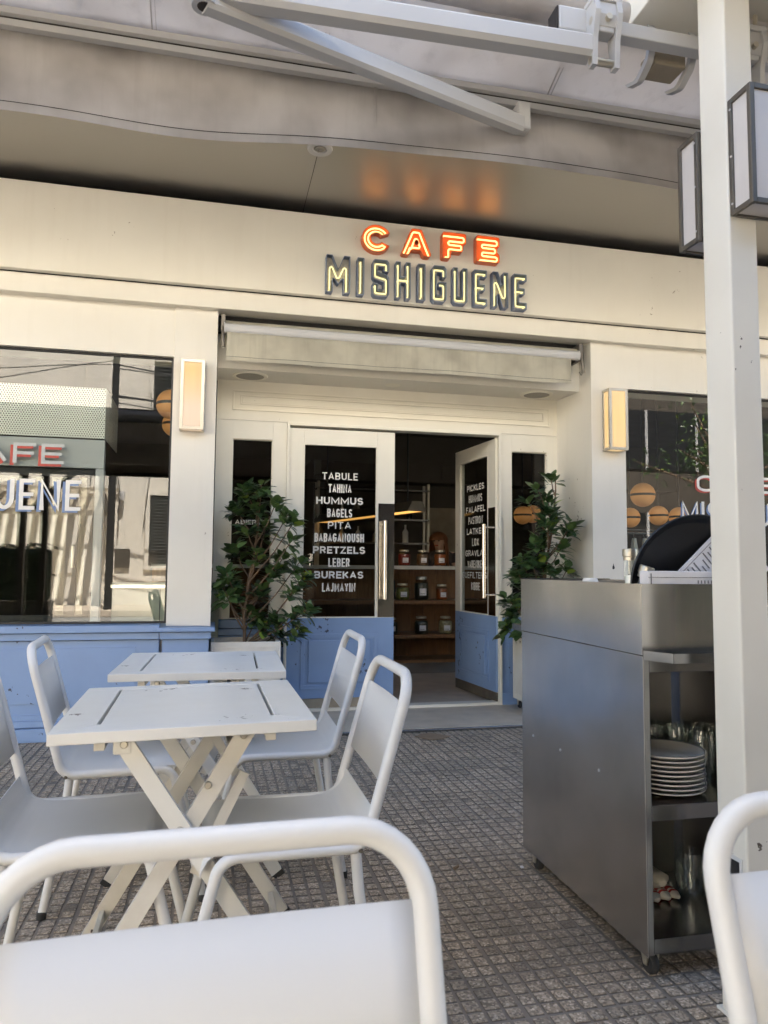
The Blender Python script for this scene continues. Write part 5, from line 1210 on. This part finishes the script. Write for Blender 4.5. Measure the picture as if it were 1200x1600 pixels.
def person():
    t = thing('person', 'person with long auburn hair and dark top standing behind the counter', 'person', (2.62, 8.35, .02))
    J = {'pelvis': (2.64, 8.36, .88), 'waist': (2.63, 8.35, 1.0), 'chest': (2.62, 8.32, 1.18), 'neck0': (2.605, 8.30, 1.30), 'neck': (2.59, 8.285, 1.36), 'head': (2.575, 8.265, 1.43), 'crown': (2.575, 8.265, 1.50),
         'shl': (2.45, 8.32, 1.27), 'ell': (2.38, 8.22, 1.06), 'wrl': (2.50, 8.06, 1.16), 'hl': (2.52, 8.02, 1.18), 'shr': (2.77, 8.33, 1.27), 'elr': (2.83, 8.22, 1.05), 'wrr': (2.70, 8.05, 1.16), 'hr': (2.68, 8.01, 1.17),
         'hipl': (2.55, 8.36, .84), 'knl': (2.54, 8.34, .47), 'anl': (2.54, 8.37, .09), 'tol': (2.54, 8.24, .045), 'hipr': (2.73, 8.36, .84), 'knr': (2.74, 8.34, .47), 'anr': (2.74, 8.37, .09), 'tor': (2.74, 8.24, .045)}
    Rr = {'pelvis': .13, 'waist': .11, 'chest': .13, 'neck0': .06, 'neck': .048, 'head': .078, 'crown': .068, 'shl': .06, 'ell': .042, 'wrl': .028, 'hl': .03, 'shr': .06, 'elr': .042, 'wrr': .028, 'hr': .03, 'hipl': .085, 'knl': .06, 'anl': .042, 'tol': .035, 'hipr': .085, 'knr': .06, 'anr': .042, 'tor': .035}
    E = [('pelvis', 'waist'), ('waist', 'chest'), ('chest', 'neck0'), ('neck0', 'neck'), ('neck', 'head'), ('head', 'crown'), ('chest', 'shl'), ('shl', 'ell'), ('ell', 'wrl'), ('wrl', 'hl'), ('chest', 'shr'), ('shr', 'elr'), ('elr', 'wrr'), ('wrr', 'hr'),
         ('pelvis', 'hipl'), ('hipl', 'knl'), ('knl', 'anl'), ('anl', 'tol'), ('pelvis', 'hipr'), ('hipr', 'knr'), ('knr', 'anr'), ('anr', 'tor')]
    # fingers: short chains rooted in each palm
    for s, h in (('l', 'hl'), ('r', 'hr')):
        H = Vector(J[h])
        for k in range(4):
            a = H+Vector((-.021+.014*k, -.03, -.004)); b_ = a+Vector((0, -.028, -.012)); J[f'f{s}{k}a'] = tuple(a); J[f'f{s}{k}b'] = tuple(b_); Rr[f'f{s}{k}a'] = .0085; Rr[f'f{s}{k}b'] = .007
            E += [(h, f'f{s}{k}a'), (f'f{s}{k}a', f'f{s}{k}b')]
        sg_ = 1 if s == 'l' else -1; a = H+Vector((.032*sg_, -.012, .0)); J[f't{s}'] = tuple(a); Rr[f't{s}'] = .009; E.append((h, f't{s}'))
    names = list(J); me = bpy.data.meshes.new('body'); me.from_pydata([J[n] for n in names], [(names.index(a), names.index(b)) for a, b in E], [])
    o = bpy.data.objects.new('body', me); COL.objects.link(o); o.parent = t; o.location = -t.location
    sk = o.modifiers.new('skin', 'SKIN'); sk.use_smooth_shade = True; sv = me.skin_vertices[0].data
    for i, n in enumerate(names): sv[i].radius = (Rr[n], Rr[n]*.85); sv[i].use_root = (n == 'pelvis')
    sub = o.modifiers.new('sub', 'SUBSURF'); sub.levels = 2; sub.render_levels = 2
    me.materials.append(M['skin'])
    # face features
    c = Vector((2.575, 8.265, 1.435)); fd = Vector((-.62, -.76, -.18)).normalized(); sd_ = fd.cross(Vector((0, 0, 1))).normalized(); ud = sd_.cross(fd)
    g = MB(); p = c+fd*.082; g.add([p+ud*.02, p-sd_*.013-ud*.016, p+sd_*.013-ud*.016, p+fd*.024-ud*.014], [(0, 1, 3), (0, 3, 2), (1, 2, 3)]); g.build('nose', 'skin', t)
    for s in (-1, 1):
        e = c+fd*.074+sd_*.03*s+ud*.018; g = MB(); g.lathe([(.011*math.cos(R(-90+18*k)), .011*math.sin(R(-90+18*k))) for k in range(11)], e, 12); g.build('eye', 'black', t)
    g = MB(); p = c+fd*.078-ud*.038; g.tube([p-sd_*.02, p+fd*.004, p+sd_*.02], .005, 6); g.build('mouth', 'redband', t)
    # hair cap and long fall
    g = MB(); g.smooth = True; V = []; n = 26; rows = 13
    for i in range(rows+1):
        q = i/rows
        for k in range(n):
            a = 2*math.pi*k/n; dirv = Vector((math.cos(a), math.sin(a), 0)); front = dirv.dot(Vector((fd.x, fd.y, 0)).normalized())
            if q < .4: ph = q/.4*R(95); rr = .107*math.sin(ph)+.004; z = 1.445+.105*math.cos(ph)
            else: u = (q-.4)/.6; rr = .107+.03*u; z = 1.436-.30*u*(1 if front < .35 else .0)
            if q >= .4 and front >= .35: rr = .098; z = 1.478
            pz = Vector((c.x, c.y+.012, 0))+dirv*rr*(1+.03*math.sin(a*9)); V.append((pz.x, pz.y, z))
    g.add(V, [(i*n+k, i*n+(k+1) % n, (i+1)*n+(k+1) % n, (i+1)*n+k) for i in range(rows) for k in range(n)]); h_ = g.build('hair', 'hair', t); h_.modifiers.new('thick', 'SOLIDIFY').thickness = .006
    # shirt: shell round the torso
    g = MB(); g.smooth = True; V = []
    for (z, rx, ry, cx, cy) in ((.78, .17, .145, 2.64, 8.36), (.92, .165, .14, 2.635, 8.355), (1.05, .155, .13, 2.63, 8.345), (1.18, .185, .14, 2.62, 8.325), (1.27, .20, .12, 2.61, 8.32), (1.31, .12, .09, 2.605, 8.305), (1.33, .07, .065, 2.60, 8.30)):
        for k in range(24): a = 2*math.pi*k/24; V.append((cx+rx*math.cos(a), cy+ry*math.sin(a), z))
    g.add(V, [(i*24+k, i*24+(k+1) % 24, (i+1)*24+(k+1) % 24, (i+1)*24+k) for i in range(6) for k in range(24)])
    for s in ('l', 'r'): g.tube([J['sh'+s], tuple(Vector(J['sh'+s]).lerp(Vector(J['el'+s]), .5)), J['el'+s], tuple(Vector(J['el'+s]).lerp(Vector(J['wr'+s]), .8))], [.072, .06, .052, .042], 14)
    g.build('top', 'shirt', t)
    g = MB()
    for s in ('l', 'r'): g.tube([J['hip'+s], J['kn'+s], tuple(Vector(J['an'+s])+Vector((0, 0, .03)))], [.105, .075, .06], 14)
    g.build('trousers', 'shirt', t)
    g = MB()
    for s in ('l', 'r'): a = Vector(J['an'+s]); g.box(a.x-.045, a.x+.045, a.y-.17, a.y+.06, .02, .09, .02)
    g.build('shoe', 'black', t)
person()
# take-out unit behind the left window
t3 = thing('takeaway_counter', 'stainless takeaway hatch unit with perforated box behind left window', 'counter', (-1.6, 5.6, .02))
g = MB(); g.box(-2.6, -.742, 5.30, 5.36, 1.778, 1.975, .003); g.build('header_panel', 'alu', t3)
g = MB(); g.box(-.795, -.74, 5.295, 5.37, .72, 1.776, .003); g.box(-2.6, -2.54, 5.295, 5.37, .72, 1.776, .003); g.build('upright', 'alu', t3)
g = MB(); g.box(-2.5, -.748, 5.305, 5.309, 1.985, 2.335); g.box(-.748, -.744, 5.305, 5.95, 1.985, 2.335); g.build('perforated_box', 'perf', t3)
g = MB(); framebox(g, -2.535, -.80, .735, 1.77, .05, 5.32, 5.36); g.box(-.97, -.90, 5.325, 5.355, .785, 1.72); hf = g.build('hatch_frame', 'rubber', t3)
g = MB(); g.add([(-2.5, 5.345, .78), (-.84, 5.345, .78), (-.84, 5.345, 1.73), (-2.5, 5.345, 1.73)], [(0, 1, 2, 3)]); g.build('hatch_pane', 'glass_d', hf)
g = MB(); g.box(-.93, -.915, 5.30, 5.32, 1.10, 1.25, .004); g.build('hatch_handle', 'nickel', hf, False).location = (0, 0, 0)
t4 = thing('side_cabinet', 'pale green low cabinet behind the left shop window', 'cabinet', (-.4, 5.9, .02))
g = MB(); g.box(-.70, .05, 5.6, 6.2, .05, .955, .004); g.box(-.70, .05, 5.593, 5.5985, .97, 1.0); g.build('carcass', 'fridge', t4)
g = MB(); g.box(-.37, -.365, 5.595, 5.6005, .06, .95); g.build('door_gap', 'slot', t4)
g = MB(); g.box(-.71, .06, 5.585, 6.21, .9565, .985, .003); g.build('worktop', 'steel_p', t4)
# glasses hanging behind the right window
t5 = thing('hanging_rail', 'steel rail hung with pale cloths behind the right window', 'rail', (4.2, 6.3, 1.4))
g = MB(); g.tube([(3.7, 6.3, 1.47), (4.9, 6.3, 1.47)], .010, 8); g.tube([(3.7, 6.3, 1.50), (4.9, 6.3, 1.50)], .005, 8)
for k in range(9): g.tube(fillet([(3.78+k*.11, 6.3, 1.485), (3.78+k*.11, 6.285, 1.45), (3.80+k*.11, 6.3, 1.42)], .01, 3), .003, 6)
for x in (3.7, 4.9): g.tube([(x, 6.3, 1.47), (x, 6.3, 2.94)], .008, 8)
g.build('rail', 'chrome', t5)
for k in range(9):
    g = MB(); g.smooth = True; V = []
    for i in range(8):
        q = i/7
        for a in range(12):
            A = 2*math.pi*a/12; rr = (.018+.045*q)*(1+.3*math.sin(A*3+k)); V.append((3.80+k*.11+rr*math.cos(A), 6.3+rr*.8*math.sin(A), 1.42-.34*q))
    g.add(V, [(i*12+a, i*12+(a+1) % 12, (i+1)*12+(a+1) % 12, (i+1)*12+a) for i in range(7) for a in range(12)]); o = g.build('hanging_cloth', 'napkin'); tag(o, 'pale cloth hanging from the steel rail behind right window', 'cloth', 'cloths on the rail')
g = MB(); g.box(3.3, 6.0, 7.2, 7.25, 1.54, 1.60); g.box(3.3, 3.36, 7.2, 7.25, .02, 1.54); g.box(5.94, 6.0, 7.2, 7.25, .02, 1.54); tag(g.build('partition', 'darkwall'), 'dark ledge partition behind the globe lamps', 'partition')

# ------------------------------------------------------------------ the street behind the camera (seen in the glass)
rh = random.Random(12)
for x0 in (-4.6, -.35, 1.8, 3.95):
    t = thing('hedge_planter', 'boxed green hedge along the kerb behind the tables', 'planter', (x0+1, -2.15, 0), 0, 'boxed hedges along the kerb')
    g = MB(); g.box(x0, x0+2.1, -2.36, -2.0, -.005, .55, .01); g.build('box', 'kick', t); g = MB(); g.box(x0+.02, x0+2.08, -2.31, -2.06, .56, 1.38, .08); g.build('stems', 'hedge', t)
    lf = MB(); lf.smooth = True
    for q in range(1300):
        p = Vector((x0+.03+rh.random()*2.04, -2.18+rh.gauss(0, .12), .5+rh.random()**.9*.95)); leaf(lf, p, (rh.gauss(0, 1), rh.gauss(0, 1), rh.gauss(.2, .7)), (rh.gauss(0, 1), rh.gauss(0, 1), 1), rh.uniform(.07, .12), rh.uniform(.04, .06), rh)
    lf.build('foliage', 'hedge', t)
M['pergola'] = paint('dark_brown_timber', (.045, .032, .024), .6, .2, 6)
t = thing('pergola', 'dark brown timber pergola with diagonal braces behind the tables', 'pergola', (-1, -1.2, 0))
g = MB(); g.box(-7.2, 6.2, -.48, -.42, 2.56, 3.36); g.box(-7.2, 6.2, -2.0, -1.94, 2.56, 3.36); g.box(-.5, 6.2, -1.935, -1.90, 1.36, 3.2); g.build('fascia_and_shade_screen', 'pergola', t)  # lowest board: added screen, out of view, to shade the nearest chair
g = MB(); g.box(-7.2, 6.2, -1.935, -.485, 3.25, 3.30); g.build('roof_panel', 'pergola', t)
for x in (-7.1, -2.6, 6.05):
    for y in (-.56, -1.92): g = MB(); g.box(x-.05, x+.05, y-.05, y+.05, -.006, 3.24); g.build('post', 'pergola', t)
for x0, x1 in ((-2.48, -1.75), (-6.98, -6.3), (5.9, 5.2)): g = MB(); g.bar((x0, -.55, 1.9), (x1, -.55, 2.62), .08, .05); g.build('brace', 'pergola', t)
t = thing('opposite_building', 'sunlit cream building with dark shutters across the street', 'building', (0, -12, 0))
g = MB(); g.box(-30, 8, -20, -12, -.1, 9.2); g.box(-30, 8, -12.06, -11.99, 3.9, 4.15); g.box(-30, 8, -12.12, -11.99, 8.7, 9.2); g.box(-30, 8, -12.05, -11.99, -.1, .9)
for x in range(-28, 8, 6): g.box(x-.25, x+.25, -12.001, -11.93, .9, 8.7)
g.build('wall', 'sunwall', t)
for i, x in enumerate(range(-25, 6, 6)):
    for z0, z1 in ((1.1, 3.2), (4.9, 7.2)):
        g = MB(); framebox(g, x-.95, x+.95, z0-.1, z1+.1, .12, -12.0, -11.9); w_ = g.build('window', 'sunwall', t)
        g = MB(); g.box(x-.83, x+.83, -12.0, -11.96, z0, z1)
        for k in range(int((z1-z0)/.09)): g.bar((x-.8, -11.945, z0+.05+k*.09), (x+.8, -11.945, z0+.05+k*.09), .06, .012, (0, .7, .7))
        g.box(x-.02, x+.02, -11.95, -11.91, z0, z1); g.build('shutter', 'shutter', w_, False)
t = thing('office_block', 'dark clad office block with tinted window bands across the street', 'building', (20, -12, 0))
g = MB(); g.box(8.05, 40, -20, -12.3, -.1, 9); g.build('wall', 'darkwall', t)
for k in range(2):
    g = MB(); g.box(8.6, 39, -12.3, -12.26, 1+k*3.6, 3.1+k*3.6); w_ = g.build('window', 'black', t)
    g = MB()
    for q in range(16): g.box(8.6+q*2, 8.7+q*2, -12.26, -12.2, 1+k*3.6, 3.1+k*3.6)
    g.build('mullion', 'alu', w_, False)
t = thing('striped_awning', 'white slatted awning over a shopfront across the street', 'awning', (-5, -11.5, 2.6))
g = MB()
for k in range(20): x = -9.0+k*.32; g.bar((x, -11.9, 3.3), (x, -10.4, 2.55), .2, .01, (0, 0, 1))
g.box(-9.2, -2.7, -10.42, -10.36, 2.45, 2.6); g.box(-9.2, -2.7, -11.92, -11.86, 3.25, 3.35); g.build('slats', 'kick_l', t)
def street_tree(x, y, h, r, seed, lab):
    rn = random.Random(seed); t = thing('street_tree', lab, 'tree', (x, y, 0), 0, 'street trees across the road')
    g = MB(); g.tube([(x, y, -.1), (x+.05, y, h*.3), (x-.1, y+.05, h*.5)], [.16, .13, .10], 12); lf = MB()
    for k in range(22):
        a = rn.uniform(0, 6.28); el_ = rn.uniform(.05, 1.2); L = r*rn.uniform(.6, 1.1); c0 = Vector((x-.1, y+.05, h*.5-rn.uniform(0, .6)))
        tip = c0+Vector((math.cos(a)*math.cos(el_), math.sin(a)*math.cos(el_), math.sin(el_)))*L; mid = c0.lerp(tip, .5)+Vector((0, 0, rn.uniform(-.1, .25)))
        g.tube([c0, mid, tip], [.06, .035, .012], 7)
        for q in range(60):
            p = mid.lerp(tip, rn.random()**.6)+Vector((rn.gauss(0, .32), rn.gauss(0, .32), rn.gauss(0, .25)))
            d = Vector((rn.gauss(0, 1), rn.gauss(0, 1), rn.gauss(-.3, .7))); leaf(lf, p, d, (rn.gauss(0, 1), rn.gauss(0, 1), 1), rn.uniform(.10, .2), rn.uniform(.05, .09), rn)
    g.build('trunk', 'bark', t); lf.build('crown', 'leaf', t)
street_tree(-7.2, -7.9, 7.5, 2.3, 4, 'leafy street tree before the shuttered cream building')
street_tree(4.2, -8.2, 6.6, 2.6, 5, 'street tree across the road facing the cafe door')
street_tree(14.2, -7.0, 6.8, 3.0, 6, 'street tree across the road far along the pavement')
t = thing('utility_pole', 'dark utility pole with tangled cables across the street', 'pole', (-2.6, -9.6, 0))
g = MB(); g.tube([(-2.6, -9.6, -.1), (-2.6, -9.6, 9)], [.10, .08], 12); g.build('shaft', 'cable', t)
g = MB(); rc = random.Random(2)
for k in range(11):
    z = rc.uniform(4.4, 6.6); s = rc.uniform(.25, .8); xa, xb = -2.6, rc.choice((-16, 12))
    zb = z+rc.uniform(-.9, .9)
    g.tube([(xa+(xb-xa)*q/20, -9.6+.1*math.sin(q), z+(zb-z)*q/20-s*math.sin(math.pi*q/20)) for q in range(21)], rc.uniform(.010, .024), 6)
for xa, ya, za, xb, zb in ((-3.6, -11.9, 5.6, -3.5, 3.4), (-1.9, -11.9, 6.2, -2.0, 2.2), (-2.9, -11.9, 4.6, -2.7, 1.9)): g.tube([(xa, ya, za), ((xa+xb)/2+.12, ya, (za+zb)/2), (xb, ya, zb)], .014, 6)
g.build('cable', 'cable', t)
t = thing('meter_box', 'pair of grey meter boxes on the cream wall across the street', 'meter box', (-2.2, -11.98, 1.2))
g = MB(); g.box(-2.75, -2.35, -11.99, -11.9, 1.05, 1.6, .01); g.box(-1.95, -1.6, -11.99, -11.92, 1.1, 1.55, .01); g.build('door', 'lampframe', t)
t = thing('wall_lantern', 'small lantern with a long shadow on the cream wall across the street', 'lantern', (-2.6, -11.98, 3.2))
g = MB(); g.box(-2.66, -2.54, -11.99, -11.8, 3.2, 3.26, .005); g.lathe([(0, 3.0), (.07, 3.0), (.09, 3.2), (0, 3.22)], (-2.6, -11.78, 0), 12); g.build('lantern_body', 'alu', t)
